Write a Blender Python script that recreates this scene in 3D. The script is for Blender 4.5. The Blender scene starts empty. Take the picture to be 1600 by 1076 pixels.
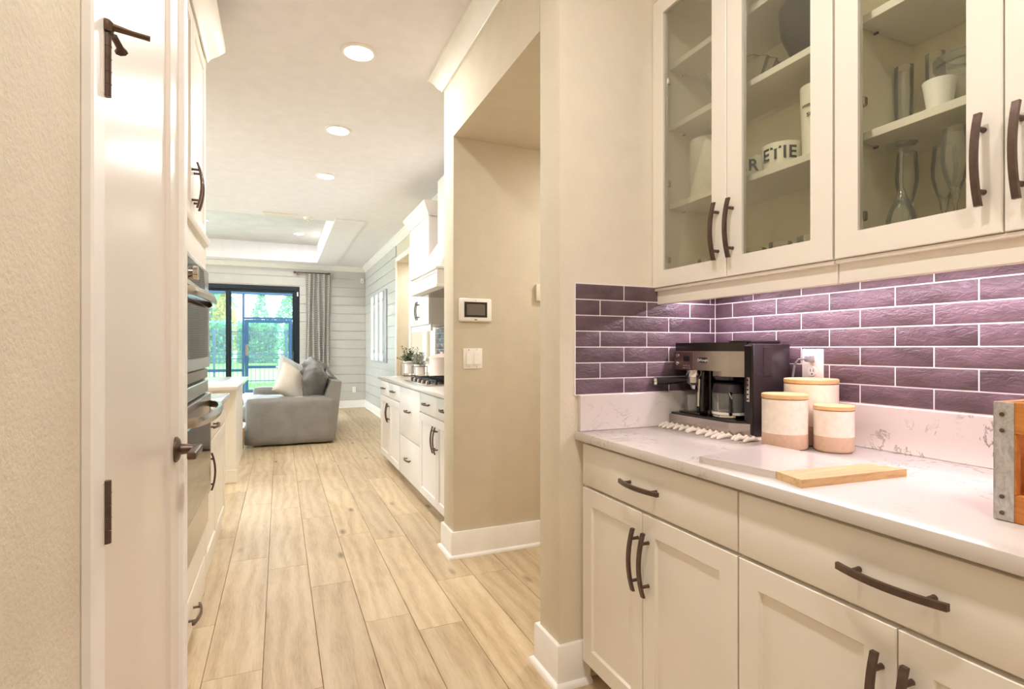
import bpy, bmesh, math, random
from mathutils import Vector, Matrix
random.seed(7)
PI = math.pi
SC = bpy.context.scene
COL = SC.collection

# ------------------------------------------------------------------ camera, sky, sun, exposure
cam_d = bpy.data.cameras.new('camera')
cam = bpy.data.objects.new('camera', cam_d)
COL.objects.link(cam)
cam.location = (0, 0, 1.2145)
cam.rotation_euler = (PI / 2, 0, -0.4057)
cam_d.sensor_width = 36.0
cam_d.lens = 36.0 * 844.6 / 1600.0
cam_d.shift_y = 6.3 / 1600.0
cam_d.clip_start = 0.02
cam_d.clip_end = 300
SC.camera = cam

world = bpy.data.worlds.new('overcast_sky')
SC.world = world
world.use_nodes = True
bg = world.node_tree.nodes['Background']
bg.inputs[0].default_value = (0.86, 0.94, 1.0, 1)
bg.inputs[1].default_value = 8.0

sun_d = bpy.data.lights.new('sun', 'SUN')
sun_d.energy = 8.0
sun_d.angle = math.radians(3)
sun_d.color = (1.0, 0.95, 0.85)
sun = bpy.data.objects.new('sun', sun_d)
COL.objects.link(sun)
sun.location = (6, 22, 20)
sun.rotation_euler = Vector((-0.25, -0.55, -1.0)).to_track_quat('-Z', 'Y').to_euler()

SC.view_settings.view_transform = 'Standard'
SC.view_settings.look = 'None'
SC.view_settings.exposure = 0.40
SC.view_settings.gamma = 1.0
SC.view_settings.use_curve_mapping = False
SC.cycles.use_denoising = True
SC.cycles.max_bounces = 12
SC.cycles.diffuse_bounces = 6
SC.cycles.glossy_bounces = 4
SC.cycles.transparent_max_bounces = 24
SC.cycles.caustics_reflective = False
SC.cycles.caustics_refractive = False
SC.cycles.sample_clamp_indirect = 8

WARM = (1.0, 0.955, 0.925)
LED = (1.0, 0.82, 0.95)
CAN_W = 12.0
LED_W = 5.6

# ------------------------------------------------------------------ materials
MATS = {}


def nt_mat(name):
    m = bpy.data.materials.new(name)
    m.use_nodes = True
    MATS[name] = m
    return m, m.node_tree, m.node_tree.nodes['Principled BSDF']


def rgb(h):
    v = [int(h[i:i + 2], 16) / 255 for i in (0, 2, 4)]
    return tuple(((c + 0.055) / 1.055) ** 2.4 if c > 0.04045 else c / 12.92 for c in v) + (1,)


def node(nt, kind, **kw):
    n = nt.nodes.new(kind)
    for k, v in kw.items():
        if k.startswith('_'):
            setattr(n, k[1:], v)
        else:
            n.inputs[k.replace('__', ' ')].default_value = v
    return n


def coords(nt, scale=(1, 1, 1), rand=False):
    tc = nt.nodes.new('ShaderNodeTexCoord')
    mp = nt.nodes.new('ShaderNodeMapping')
    mp.inputs['Scale'].default_value = scale
    nt.links.new(tc.outputs['Object'], mp.inputs['Vector'])
    if rand:
        oi = nt.nodes.new('ShaderNodeObjectInfo')
        mul = node(nt, 'ShaderNodeMath', _operation='MULTIPLY')
        mul.inputs[1].default_value = 37.0
        nt.links.new(oi.outputs['Random'], mul.inputs[0])
        cb = nt.nodes.new('ShaderNodeCombineXYZ')
        for i in range(3):
            nt.links.new(mul.outputs[0], cb.inputs[i])
        nt.links.new(cb.outputs[0], mp.inputs['Location'])
        return mp.outputs[0], oi.outputs['Random']
    return mp.outputs[0]


def ramp(nt, fac, stops):
    r = nt.nodes.new('ShaderNodeValToRGB')
    el = r.color_ramp.elements
    while len(el) < len(stops):
        el.new(0.5)
    for e, (p, c) in zip(el, stops):
        e.position = p
        e.color = c
    nt.links.new(fac, r.inputs[0])
    return r.outputs[0]


def noise(nt, vec, scale, detail=3, rough=0.55, dist=0.0):
    n = node(nt, 'ShaderNodeTexNoise', Scale=scale, Detail=detail, Roughness=rough, Distortion=dist)
    nt.links.new(vec, n.inputs['Vector'])
    return n.outputs['Fac']


def bump(nt, b, h, strength, distance=0.01):
    n = node(nt, 'ShaderNodeBump', Strength=strength, Distance=distance)
    nt.links.new(h, n.inputs['Height'])
    nt.links.new(n.outputs[0], b.inputs['Normal'])


def flat(name, hexc, rough=0.5, metal=0.0, bumpy=None, var=None, coat=0.0, spec=None):
    """plain colour with a little tonal variation and relief"""
    m, nt, b = nt_mat(name)
    c = rgb(hexc)
    b.inputs['Roughness'].default_value = rough
    b.inputs['Metallic'].default_value = metal
    b.inputs['Coat Weight'].default_value = coat
    if spec is not None:
        b.inputs['Specular IOR Level'].default_value = spec
    v = coords(nt)
    amt = 0.03 if var is None else var[1]
    n = noise(nt, v, 9.0 if var is None else var[0], 4)
    lo = tuple(x * (1 - amt) for x in c[:3]) + (1,)
    hi = tuple(min(1, x * (1 + amt)) for x in c[:3]) + (1,)
    nt.links.new(ramp(nt, n, [(0.3, lo), (0.7, hi)]), b.inputs['Base Color'])
    if bumpy:
        bump(nt, b, noise(nt, v, bumpy[0], 3), bumpy[1], bumpy[2])
    return m


flat('wall_beige', 'ded5c2', 0.85, bumpy=(110, 0.35, 0.004))
flat('wall_tan', 'd6ccb8', 0.85, bumpy=(110, 0.2, 0.003))
flat('ceiling_paint', 'efecf0', 0.9, bumpy=(45, 0.25, 0.004))
flat('tray_paint', 'c9c6c2', 0.55, bumpy=(18, 0.5, 0.01), var=(4, 0.08))
flat('trim_white', 'f2efea', 0.4)
flat('cabinet_cream', 'ebe5da', 0.38, var=(3, 0.015))
flat('cabinet_white', 'e0dbd6', 0.35, var=(3, 0.015))
flat('door_cream', 'e2d9ce', 0.3, bumpy=(14, 0.06, 0.004), var=(3, 0.015), spec=0.35)
flat('cabinet_inside', 'efe7d2', 0.6)
flat('bronze', '65534a', 0.36, 0.7, var=(40, 0.2))
flat('bronze_edge', '6b5848', 0.3, 0.85)
flat('dark_gap', '241e1a', 0.9)
flat('steel', 'b9b2ac', 0.25, 1.0, var=(30, 0.05))
flat('steel_dark', '8b7a6e', 0.3, 1.0)
flat('chrome', 'd9d6d2', 0.08, 1.0)
flat('black_plastic', '17120f', 0.22, spec=0.6)
flat('plum_plastic', '2e2529', 0.3, spec=0.6)
flat('oven_glass', '3a332d', 0.05, 0.0, spec=0.9)
flat('grout', 'efe8e8', 0.9)
flat('shiplap', 'c6c4bf', 0.6, var=(5, 0.03))
flat('leather', '85817d', 0.42, bumpy=(38, 0.35, 0.006), var=(6, 0.12))
flat('leather_dark', '6b6763', 0.4, bumpy=(38, 0.35, 0.006), var=(6, 0.15))
flat('pillow_cream', 'd9d0c3', 0.9, bumpy=(120, 0.3, 0.003))
flat('pillow_grey', 'c3c4c6', 0.9, bumpy=(120, 0.3, 0.003))
flat('throw_white', 'e2e2e2', 0.9, bumpy=(60, 0.4, 0.006))
flat('frame_blueblack', '16242f', 0.35, 0.3)
flat('lanai_metal', '122f4a', 0.4, 0.3)
flat('fence_metal', '1f3350', 0.5, 0.3)
flat('paper_white', 'f1ece0', 0.95, bumpy=(70, 0.5, 0.004), var=(40, 0.06))
flat('ceramic_white', 'efe9da', 0.25)
flat('ink', '1f1b18', 0.6)
flat('dark_bowl', '4d4845', 0.28, var=(25, 0.15))
flat('frosted_cup', 'f2f0ec', 0.5)
flat('plastic_white', 'f3efe8', 0.4)
flat('plastic_almond', 'efe6d8', 0.4)
flat('screen_grey', '6f655b', 0.2)
flat('canister_cream', 'e8dccb', 0.5, var=(60, 0.07))
flat('canister_tan', 'cdb096', 0.75, var=(80, 0.06))
flat('bamboo', 'd9b27f', 0.5, var=(30, 0.08))
flat('tassel', 'e3d9c8', 0.95, bumpy=(200, 0.5, 0.003))
flat('pink_can', 'e6d2c6', 0.4)
flat('pot_white', 'ece6de', 0.5)
flat('leaf_dark', '5c6b4c', 0.6, var=(30, 0.3))
flat('leaf_pale', 'a6a795', 0.7, var=(30, 0.25))
flat('bark', '6b5a4a', 0.9)
flat('grass', '64932c', 0.8, var=(1.2, 0.25))
flat('patio', 'd9d5ce', 0.9)
flat('wicker', 'b08a5c', 0.8, bumpy=(60, 0.8, 0.01))
flat('art_white', 'e8e9ea', 0.6, var=(12, 0.05))
flat('art_back', 'b4b8bd', 0.6)
flat('lens_trim', 'f0ede8', 0.35)
flat('cast_iron', '26262b', 0.5, 0.5)
flat('stone_blue', '7f98a8', 0.3)
flat('soap_white', 'f5f2ef', 0.3)
flat('cable_grey', '8d8f93', 0.4)


def glow(name, col, strength):
    m, nt, b = nt_mat(name)
    b.inputs['Base Color'].default_value = (1, 1, 1, 1)
    b.inputs['Emission Color'].default_value = col + (1,)
    b.inputs['Emission Strength'].default_value = strength
    return m


glow('lamp_lens', (1.0, 0.93, 0.80), 9.0)
glow('led_strip', LED, 5.0)


def leaf_mat(name, c1, c2, sc):
    m, nt, b = nt_mat(name)
    v = coords(nt)
    col = ramp(nt, noise(nt, v, sc, 4), [(0.32, rgb(c1)), (0.68, rgb(c2))])
    tr = nt.nodes.new('ShaderNodeBsdfTranslucent')
    mx = nt.nodes.new('ShaderNodeMixShader')
    mx.inputs[0].default_value = 0.5
    nt.links.new(col, b.inputs['Base Color'])
    nt.links.new(col, tr.inputs[0])
    b.inputs['Roughness'].default_value = 0.5
    nt.links.new(b.outputs[0], mx.inputs[1])
    nt.links.new(tr.outputs[0], mx.inputs[2])
    nt.links.new(mx.outputs[0], nt.nodes['Material Output'].inputs[0])


leaf_mat('hedge_leaf', '3a7270', '7db878', 2.5)
leaf_mat('tree_leaf', '4c8068', '92bc80', 1.5)
leaf_mat('yellow_leaf', '9a9440', 'e0c258', 1.5)


def thin_glass(name, tint, ior=1.45, gloss=1.0, rough=0.0, haze=0.0):
    m = bpy.data.materials.new(name)
    m.use_nodes = True
    MATS[name] = m
    nt = m.node_tree
    nt.nodes.clear()
    out = nt.nodes.new('ShaderNodeOutputMaterial')
    tr = nt.nodes.new('ShaderNodeBsdfTransparent')
    tr.inputs[0].default_value = tint + (1,)
    gl = nt.nodes.new('ShaderNodeBsdfGlossy')
    gl.inputs['Roughness'].default_value = rough
    fr = nt.nodes.new('ShaderNodeFresnel')
    fr.inputs[0].default_value = ior
    mu = nt.nodes.new('ShaderNodeMath')
    mu.operation = 'MULTIPLY'
    mu.use_clamp = True
    mu.inputs[1].default_value = gloss
    nt.links.new(fr.outputs[0], mu.inputs[0])
    mx = nt.nodes.new('ShaderNodeMixShader')
    nt.links.new(mu.outputs[0], mx.inputs[0])
    nt.links.new(tr.outputs[0], mx.inputs[1])
    nt.links.new(gl.outputs[0], mx.inputs[2])
    last = mx
    if haze:
        df = nt.nodes.new('ShaderNodeBsdfDiffuse')
        df.inputs[0].default_value = (0.9, 0.9, 0.85, 1)
        m2 = nt.nodes.new('ShaderNodeMixShader')
        m2.inputs[0].default_value = haze
        nt.links.new(mx.outputs[0], m2.inputs[1])
        nt.links.new(df.outputs[0], m2.inputs[2])
        last = m2
    nt.links.new(last.outputs[0], out.inputs[0])
    return m


thin_glass('pane_glass', (0.965, 0.975, 0.925), 1.3, 0.6, 0.0, 0.015)
thin_glass('door_glass', (0.93, 0.98, 0.99), 1.3, 0.6, 0.0)
thin_glass('insect_screen', (0.78, 0.92, 0.97), 1.05, 0.2, 0.5, 0.03)
thin_glass('glassware', (0.99, 0.99, 0.975), 1.45, 0.9, 0.03, 0.09)


def wood_mat(name, stops, axis_scale, rough, rnd=True, ring=1.0, tone=0.25):
    m, nt, b = nt_mat(name)
    v, rn = coords(nt, axis_scale, True)
    n1 = noise(nt, v, 3.0 * ring, 6, 0.6, 1.2)
    n2 = noise(nt, v, 26.0, 4, 0.6, 0.2)
    mx = node(nt, 'ShaderNodeMath', _operation='MULTIPLY_ADD')
    mx.inputs[1].default_value = 0.35
    nt.links.new(n2, mx.inputs[0])
    ms = node(nt, 'ShaderNodeMath', _operation='MULTIPLY')
    ms.inputs[1].default_value = 0.7
    nt.links.new(n1, ms.inputs[0])
    nt.links.new(ms.outputs[0], mx.inputs[2])
    col = ramp(nt, mx.outputs[0], stops)
    hs = node(nt, 'ShaderNodeHueSaturation')
    mr = node(nt, 'ShaderNodeMapRange')
    mr.inputs['To Min'].default_value = 1 - tone / 2
    mr.inputs['To Max'].default_value = 1 + tone / 2
    nt.links.new(rn, mr.inputs[0])
    nt.links.new(mr.outputs[0], hs.inputs['Value'])
    nt.links.new(col, hs.inputs['Color'])
    nt.links.new(hs.outputs[0], b.inputs['Base Color'])
    b.inputs['Roughness'].default_value = rough
    bump(nt, b, n2, 0.12, 0.002)
    return m


def floor_mat():
    m, nt, b = nt_mat('oak_plank')
    v, rn = coords(nt, (9.0, 0.8, 1.0), True)
    fine = noise(nt, v, 14.0, 5, 0.65, 0.3)
    v2, _ = coords(nt, (3.2, 0.75, 1.0), True)
    cath = node(nt, 'ShaderNodeTexWave', Scale=1.3, Distortion=9.0, Detail=3.0)
    cath.inputs['Detail Scale'].default_value = 1.2
    nt.links.new(v2, cath.inputs['Vector'])
    blot = noise(nt, v2, 1.6, 4, 0.6, 0.6)
    a = node(nt, 'ShaderNodeMath', _operation='MULTIPLY_ADD')
    a.inputs[1].default_value = 0.42
    nt.links.new(fine, a.inputs[0])
    c = node(nt, 'ShaderNodeMath', _operation='MULTIPLY_ADD')
    c.inputs[1].default_value = 0.13
    nt.links.new(cath.outputs['Fac'], c.inputs[0])
    d = node(nt, 'ShaderNodeMath', _operation='MULTIPLY')
    d.inputs[1].default_value = 0.45
    nt.links.new(blot, d.inputs[0])
    nt.links.new(d.outputs[0], c.inputs[2])
    nt.links.new(c.outputs[0], a.inputs[2])
    col = ramp(nt, a.outputs[0], [(0.28, rgb('a48c6a')), (0.45, rgb('bfa886')), (0.58, rgb('ccb896')), (0.75, rgb('d6c6a8'))])
    # small knots
    v3, _ = coords(nt, (4.5, 1.6, 1.0), True)
    vo = node(nt, 'ShaderNodeTexVoronoi', Scale=1.1)
    nt.links.new(v3, vo.inputs['Vector'])
    kn = ramp(nt, vo.outputs['Distance'], [(0.03, rgb('6e5236')), (0.13, (1, 1, 1, 1))])
    mk = node(nt, 'ShaderNodeMix', _data_type='RGBA', _blend_type='MULTIPLY')
    mk.inputs[0].default_value = 0.75
    nt.links.new(col, mk.inputs[6])
    nt.links.new(kn, mk.inputs[7])
    hs = node(nt, 'ShaderNodeHueSaturation')
    mr = node(nt, 'ShaderNodeMapRange')
    mr.inputs['To Min'].default_value = 0.9
    mr.inputs['To Max'].default_value = 1.1
    nt.links.new(rn, mr.inputs[0])
    nt.links.new(mr.outputs[0], hs.inputs['Value'])
    nt.links.new(mk.outputs[2], hs.inputs['Color'])
    nt.links.new(hs.outputs[0], b.inputs['Base Color'])
    b.inputs['Roughness'].default_value = 0.42
    bump(nt, b, fine, 0.1, 0.002)


floor_mat()
wood_mat('crate_wood', [(0.3, rgb('9a5a24')), (0.55, rgb('c07a35')), (0.75, rgb('cf8c45'))], (8, 0.8, 8), 0.55)
wood_mat('board_wood', [(0.3, rgb('9f7a4e')), (0.5, rgb('cfaa78')), (0.75, rgb('dcbf92'))], (1.2, 14, 14), 0.5)


def quartz(name, base, vein, scale=5.0):
    m, nt, b = nt_mat(name)
    v = coords(nt)
    warp = node(nt, 'ShaderNodeTexNoise', Scale=scale * 0.9, Detail=6.0, Roughness=0.65, Distortion=1.5)
    nt.links.new(v, warp.inputs['Vector'])
    w = ramp(nt, warp.outputs['Fac'], [(0.482, (0, 0, 0, 1)), (0.5, (1, 1, 1, 1)), (0.518, (0, 0, 0, 1))])
    mask = ramp(nt, noise(nt, v, scale * 0.8, 3), [(0.5, (0, 0, 0, 1)), (0.66, (1, 1, 1, 1))])
    mm = node(nt, 'ShaderNodeMix', _data_type='RGBA', _blend_type='MULTIPLY')
    mm.inputs[0].default_value = 1.0
    nt.links.new(w, mm.inputs[6])
    nt.links.new(mask, mm.inputs[7])
    mc = node(nt, 'ShaderNodeMix', _data_type='RGBA')
    mc.inputs[6].default_value = rgb(base)
    mc.inputs[7].default_value = rgb(vein)
    nt.links.new(mm.outputs[2], mc.inputs[0])
    nt.links.new(mc.outputs[2], b.inputs['Base Color'])
    b.inputs['Roughness'].default_value = 0.16
    b.inputs['Specular IOR Level'].default_value = 0.5


quartz('quartz', 'd3ccc5', '7d766f', 6.0)
quartz('marble', 'cdc3bd', 'a59994', 4.0)


def tile_mat():
    m, nt, b = nt_mat('tile_plum')
    v, rn = coords(nt, (1, 1, 2.2), True)
    n1 = noise(nt, v, 38, 4, 0.6, 1.0)
    n2 = noise(nt, v, 9, 3, 0.5, 0.5)
    col = ramp(nt, n2, [(0.3, rgb('56464a')), (0.7, rgb('725d66'))])
    hs = node(nt, 'ShaderNodeHueSaturation')
    mr = node(nt, 'ShaderNodeMapRange')
    mr.inputs['To Min'].default_value = 0.82
    mr.inputs['To Max'].default_value = 1.15
    nt.links.new(rn, mr.inputs[0])
    nt.links.new(mr.outputs[0], hs.inputs['Value'])
    nt.links.new(col, hs.inputs['Color'])
    nt.links.new(hs.outputs[0], b.inputs['Base Color'])
    b.inputs['Roughness'].default_value = 0.3
    bump(nt, b, n1, 0.55, 0.006)


tile_mat()


def galv():
    m, nt, b = nt_mat('galvanized')
    v = coords(nt, (1, 1, 0.5))
    n1 = noise(nt, v, 90, 5, 0.7, 1.0)
    nt.links.new(ramp(nt, n1, [(0.3, rgb('9c9a97')), (0.55, rgb('c4c2be')), (0.8, rgb('d9d7d3'))]), b.inputs['Base Color'])
    b.inputs['Metallic'].default_value = 0.55
    b.inputs['Roughness'].default_value = 0.45


galv()


def curtain_mat():
    m, nt, b = nt_mat('curtain_print')
    v = coords(nt, (1, 1, 1))
    ck = node(nt, 'ShaderNodeTexWave', Scale=9.0, Distortion=4.0, Detail=1.0)
    ck.bands_direction = 'Z'
    nt.links.new(v, ck.inputs['Vector'])
    nt.links.new(ramp(nt, ck.outputs['Fac'], [(0.34, rgb('b6b2ad')), (0.56, rgb('e8e5e0'))]), b.inputs['Base Color'])
    b.inputs['Roughness'].default_value = 0.9


curtain_mat()


# ------------------------------------------------------------------ mesh helpers
class MB:
    def __init__(s):
        s.bm = bmesh.new()

    def _bev(s, verts, bev, seg=1):
        if bev <= 0:
            return
        vs = set(verts)
        es = [e for e in s.bm.edges if e.verts[0] in vs and e.verts[1] in vs and len(e.link_faces) == 2 and e.calc_face_angle(0) > 0.5]
        bmesh.ops.bevel(s.bm, geom=es, offset=bev, segments=seg, affect='EDGES', profile=0.5, clamp_overlap=True)

    def box(s, x0, x1, y0, y1, z0, z1, bev=0.0, seg=1):
        r = bmesh.ops.create_cube(s.bm, size=1)
        for v in r['verts']:
            v.co = Vector(((x0 + x1) / 2 + v.co.x * (x1 - x0), (y0 + y1) / 2 + v.co.y * (y1 - y0), (z0 + z1) / 2 + v.co.z * (z1 - z0)))
        s._bev(r['verts'], bev, seg)
        return s

    def prism(s, pts, axis, a0, a1, bev=0.0, seg=1):
        def P(p, a):
            return {'x': (a, p[0], p[1]), 'y': (p[0], a, p[1]), 'z': (p[0], p[1], a)}[axis]
        lo = [s.bm.verts.new(P(p, a0)) for p in pts]
        hi = [s.bm.verts.new(P(p, a1)) for p in pts]
        n = len(pts)
        s.bm.faces.new(lo)
        s.bm.faces.new(hi[::-1])
        for i in range(n):
            s.bm.faces.new((lo[i], hi[i], hi[(i + 1) % n], lo[(i + 1) % n]))
        s._bev(lo + hi, bev, seg)
        return s

    def lathe(s, prof, c=(0, 0, 0), n=24, axis='z', flute=0.0, nf=12):
        rings = []
        for r, z in prof:
            ring = []
            cnt = 1 if r < 1e-6 else n
            for i in range(cnt):
                a = 2 * PI * i / n
                rr = r * (1 + flute * math.cos(a * nf))
                p = (rr * math.cos(a), rr * math.sin(a), z)
                if axis == 'x':
                    p = (p[2], p[0], p[1])
                elif axis == 'y':
                    p = (p[0], p[2], p[1])
                ring.append(s.bm.verts.new((c[0] + p[0], c[1] + p[1], c[2] + p[2])))
            rings.append(ring)
        for a, b in zip(rings, rings[1:]):
            if len(a) == 1 and len(b) == 1:
                continue
            for i in range(n):
                j = (i + 1) % n
                if len(a) == 1:
                    s.bm.faces.new((a[0], b[j], b[i]))
                elif len(b) == 1:
                    s.bm.faces.new((a[i], a[j], b[0]))
                else:
                    s.bm.faces.new((a[i], a[j], b[j], b[i]))
        return s

    def tube(s, pts, r, n=8):
        pts = [Vector(p) for p in pts]
        rings = []
        for i, p in enumerate(pts):
            t = (pts[min(i + 1, len(pts) - 1)] - pts[max(i - 1, 0)]).normalized()
            up = Vector((0, 0, 1)) if abs(t.z) < 0.9 else Vector((1, 0, 0))
            u = t.cross(up).normalized()
            w = t.cross(u)
            ri = r[i] if isinstance(r, (list, tuple)) else r
            rings.append([s.bm.verts.new(p + u * ri * math.cos(2 * PI * k / n) + w * ri * math.sin(2 * PI * k / n)) for k in range(n)])
        for a, b in zip(rings, rings[1:]):
            for k in range(n):
                s.bm.faces.new((a[k], a[(k + 1) % n], b[(k + 1) % n], b[k]))
        s.bm.faces.new(rings[0][::-1])
        s.bm.faces.new(rings[-1])
        return s

    def sweep(s, path, prof):
        """path [(x,y)], prof [(outward,z)] closed outline; outward is to the left of the path"""
        rings = []
        for i, p in enumerate(path):
            ds = []
            if i > 0:
                ds.append((Vector(path[i]) - Vector(path[i - 1])).normalized())
            if i < len(path) - 1:
                ds.append((Vector(path[i + 1]) - Vector(path[i])).normalized())
            ns = [Vector((-d.y, d.x)) for d in ds]
            if len(ns) == 2:
                m = (ns[0] + ns[1]).normalized()
                m = m / max(0.2, m.dot(ns[0]))
            else:
                m = ns[0]
            rings.append([s.bm.verts.new((p[0] + m.x * o, p[1] + m.y * o, z)) for o, z in prof])
        k = len(prof)
        for a, b in zip(rings, rings[1:]):
            for i in range(k):
                s.bm.faces.new((a[i], a[(i + 1) % k], b[(i + 1) % k], b[i]))
        s.bm.faces.new(rings[0])
        s.bm.faces.new(rings[-1][::-1])
        return s

    def grid(s, fn, nu, nv, closed_u=False):
        g = [[s.bm.verts.new(fn(i / nu, j / nv)) for j in range(nv + 1)] for i in range(nu + (0 if closed_u else 1))]
        m = len(g)
        for i in range(nu):
            a, b = g[i], g[(i + 1) % m]
            for j in range(nv):
                s.bm.faces.new((a[j], b[j], b[j + 1], a[j + 1]))
        return s

    def shaker(s, mp, a0, a1, z0, z1, stile, thick, recess, through=False, bev=0.0015):
        """framed door; mp(n, a, z) -> world, n = distance out of the front plane"""
        V = lambda n, a, z: s.bm.verts.new(mp(n, a, z))
        O = [(a0, z0), (a1, z0), (a1, z1), (a0, z1)]
        I = [(a0 + stile, z0 + stile), (a1 - stile, z0 + stile), (a1 - stile, z1 - stile), (a0 + stile, z1 - stile)]
        k = min(0.006, stile * 0.15)
        J = [(a0 + stile + k, z0 + stile + k), (a1 - stile - k, z0 + stile + k), (a1 - stile - k, z1 - stile - k), (a0 + stile + k, z1 - stile - k)]
        fo = [V(0, *p) for p in O]
        bo = [V(-thick, *p) for p in O]
        fi = [V(0, *p) for p in I]
        F = s.bm.faces.new
        for i in range(4):
            j = (i + 1) % 4
            F((fo[i], fo[j], fi[j], fi[i]))
            F((fo[i], bo[i], bo[j], fo[j]))
        if through:
            bi = [V(-thick, *p) for p in I]
            for i in range(4):
                j = (i + 1) % 4
                F((fi[i], fi[j], bi[j], bi[i]))
                F((bo[i], bi[i], bi[j], bo[j]))
        else:
            ri = [V(-recess, *p) for p in J]
            for i in range(4):
                j = (i + 1) % 4
                F((fi[i], fi[j], ri[j], ri[i]))
            F(ri)
            F(bo)
        bmesh.ops.recalc_face_normals(s.bm, faces=s.bm.faces[:])
        s._bev(fo, bev)
        return s

    def mesh(s, name, angle=0.6):
        bmesh.ops.recalc_face_normals(s.bm, faces=s.bm.faces[:])
        me = bpy.data.meshes.new(name)
        s.bm.to_mesh(me)
        s.bm.free()
        if len(me.polygons):
            me.polygons.foreach_set('use_smooth', [True] * len(me.polygons))
            me.set_sharp_from_angle(angle=angle)
        return me


ORG = {}


def put(name, me, mat, parent=None):
    if mat and not me.materials:
        me.materials.append(MATS[mat])
    o = bpy.data.objects.new(name, me)
    COL.objects.link(o)
    if parent is not None:
        o.parent = parent
    return o


def part(name, mb, mat, parent, angle=0.6):
    """a mesh given in world coordinates, hung under its (unrotated) parent"""
    me = mb.mesh(name, angle)
    org = ORG.get(parent.name, Vector((0, 0, 0)))
    me.transform(Matrix.Translation(-org))
    o = put(name, me, mat, parent)
    ORG[o.name] = org
    return o


def at(name, me, mat, parent, loc, rot=(0, 0, 0)):
    """a (shared) mesh placed at a world location under its parent"""
    o = put(name, me, mat, parent)
    org = ORG.get(parent.name, Vector((0, 0, 0)))
    o.location = Vector(loc) - org
    o.rotation_euler = rot
    ORG[o.name] = Vector(loc)
    return o


def tag(o, label=None, cat=None, group=None, kind=None):
    if label:
        o['label'] = label
    if cat:
        o['category'] = cat
    if group:
        o['group'] = group
    if kind:
        o['kind'] = kind
    return o


def thing(name, label, cat, loc, group=None):
    o = bpy.data.objects.new(name, None)
    COL.objects.link(o)
    o.location = loc
    o.empty_display_size = 0.05
    ORG[o.name] = Vector(loc)
    return tag(o, label, cat, group)


def solo(name, mb, mat, label, cat, group=None, angle=0.6):
    me = mb.mesh(name, angle)
    co = [v.co for v in me.vertices]
    c = Vector(((min(v.x for v in co) + max(v.x for v in co)) / 2, (min(v.y for v in co) + max(v.y for v in co)) / 2, min(v.z for v in co)))
    me.transform(Matrix.Translation(-c))
    o = put(name, me, mat)
    o.location = c
    ORG[o.name] = c
    return tag(o, label, cat, group)


def struct(name, mb, mat, parent=None, angle=0.6):
    me = mb.mesh(name, angle)
    o = put(name, me, mat, parent)
    ORG[o.name] = Vector((0, 0, 0))
    if parent is None:
        o['kind'] = 'structure'
    return o


def lamp(name, kind, loc, power, color, parent=None, size=0.1, size_y=None, spot=None, rot=(0, 0, 0)):
    d = bpy.data.lights.new(name, kind)
    d.energy = power
    d.color = color
    if kind == 'AREA':
        if size_y:
            d.shape = 'RECTANGLE'
            d.size, d.size_y = size, size_y
        else:
            d.shape = 'DISK'
            d.size = size
    o = bpy.data.objects.new(name, d)
    COL.objects.link(o)
    if parent is not None:
        o.parent = parent
        o.location = Vector(loc) - ORG.get(parent.name, Vector((0, 0, 0)))
    else:
        o.location = loc
    o.rotation_euler = rot
    return o


def text_mesh(s, size, depth=0.0006, font_space=1.0, bold=0.0):
    c = bpy.data.curves.new('lettering', 'FONT')
    c.body = s
    c.size = size
    c.extrude = depth
    c.align_x = 'CENTER'
    c.align_y = 'CENTER'
    c.space_character = font_space
    c.offset = bold
    o = bpy.data.objects.new('lettering', c)
    COL.objects.link(o)
    dg = bpy.context.evaluated_depsgraph_get()
    me = bpy.data.meshes.new_from_object(o.evaluated_get(dg))
    bpy.data.objects.remove(o)
    bpy.data.curves.remove(c)
    me.name = 'lettering'
    return me


# ------------------------------------------------------------------ room dimensions
CEIL = 2.89
XW, XR, XB = 0.926, 1.648, 1.653       # hall wall, far right wall, dry-bar back wall
YW, YC, YD, YE, YB = 1.721, 1.884, 3.022, 3.215, 11.56
ZH = 2.446
XL = -0.25
XF, XC = 1.008, 0.986                  # door face and counter edge of the right-hand base cabinets

# ------------------------------------------------------------------ floor
PW, PL = 0.203, 1.2
floor = struct('floor', MB().box(-6.5, 3.3, -2.6, 11.75, -0.1, -0.012), 'patio')
plank_meshes = {}


def plank_mesh(w, l):
    key = (round(w, 3), round(l, 3))
    if key not in plank_meshes:
        plank_meshes[key] = MB().box(-w / 2 + 0.0009, w / 2 - 0.0009, 0.0009, l - 0.0009, -0.012, 0.0, 0.0012).mesh('plank')
    return plank_meshes[key]


joint0 = {0: 3.456, 1: 3.253, 2: 2.93, 3: 3.66, 4: 2.30, 5: 2.751, -1: 2.7, -2: 3.1}
for k in range(-29, 15):
    x = -0.262 + PW * k + PW / 2
    if x < -1.75:
        continue
    j = joint0.get(k, 2.0 + ((k * 0.437) % 1.0) * PL)
    y = j - PL * math.ceil((j + 0.4) / PL)
    while y < 11.7:
        a, b = max(y, -0.5 if x > -0.4 else 2.0), min(y + PL, 11.7)
        if b - a > 0.05 and not (x < -0.5 and b < 3.9):
            at('plank', plank_mesh(PW, b - a), 'oak_plank', floor, (x, a, 0))
        y += PL
# the boards beyond what the lens shows, in one simpler sheet
struct('plank_field', MB().box(-6.4, -1.79, -2.5, 11.7, -0.012, -0.001), 'oak_plank', floor)['kind'] = 'stuff'
struct('plank_field', MB().box(-1.7, 3.2, -2.5, -0.51, -0.012, -0.001), 'oak_plank', floor)['kind'] = 'stuff'
struct('plank_field', MB().box(2.79, 3.2, -0.5, 11.7, -0.012, -0.001), 'oak_plank', floor)['kind'] = 'stuff'

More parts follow.
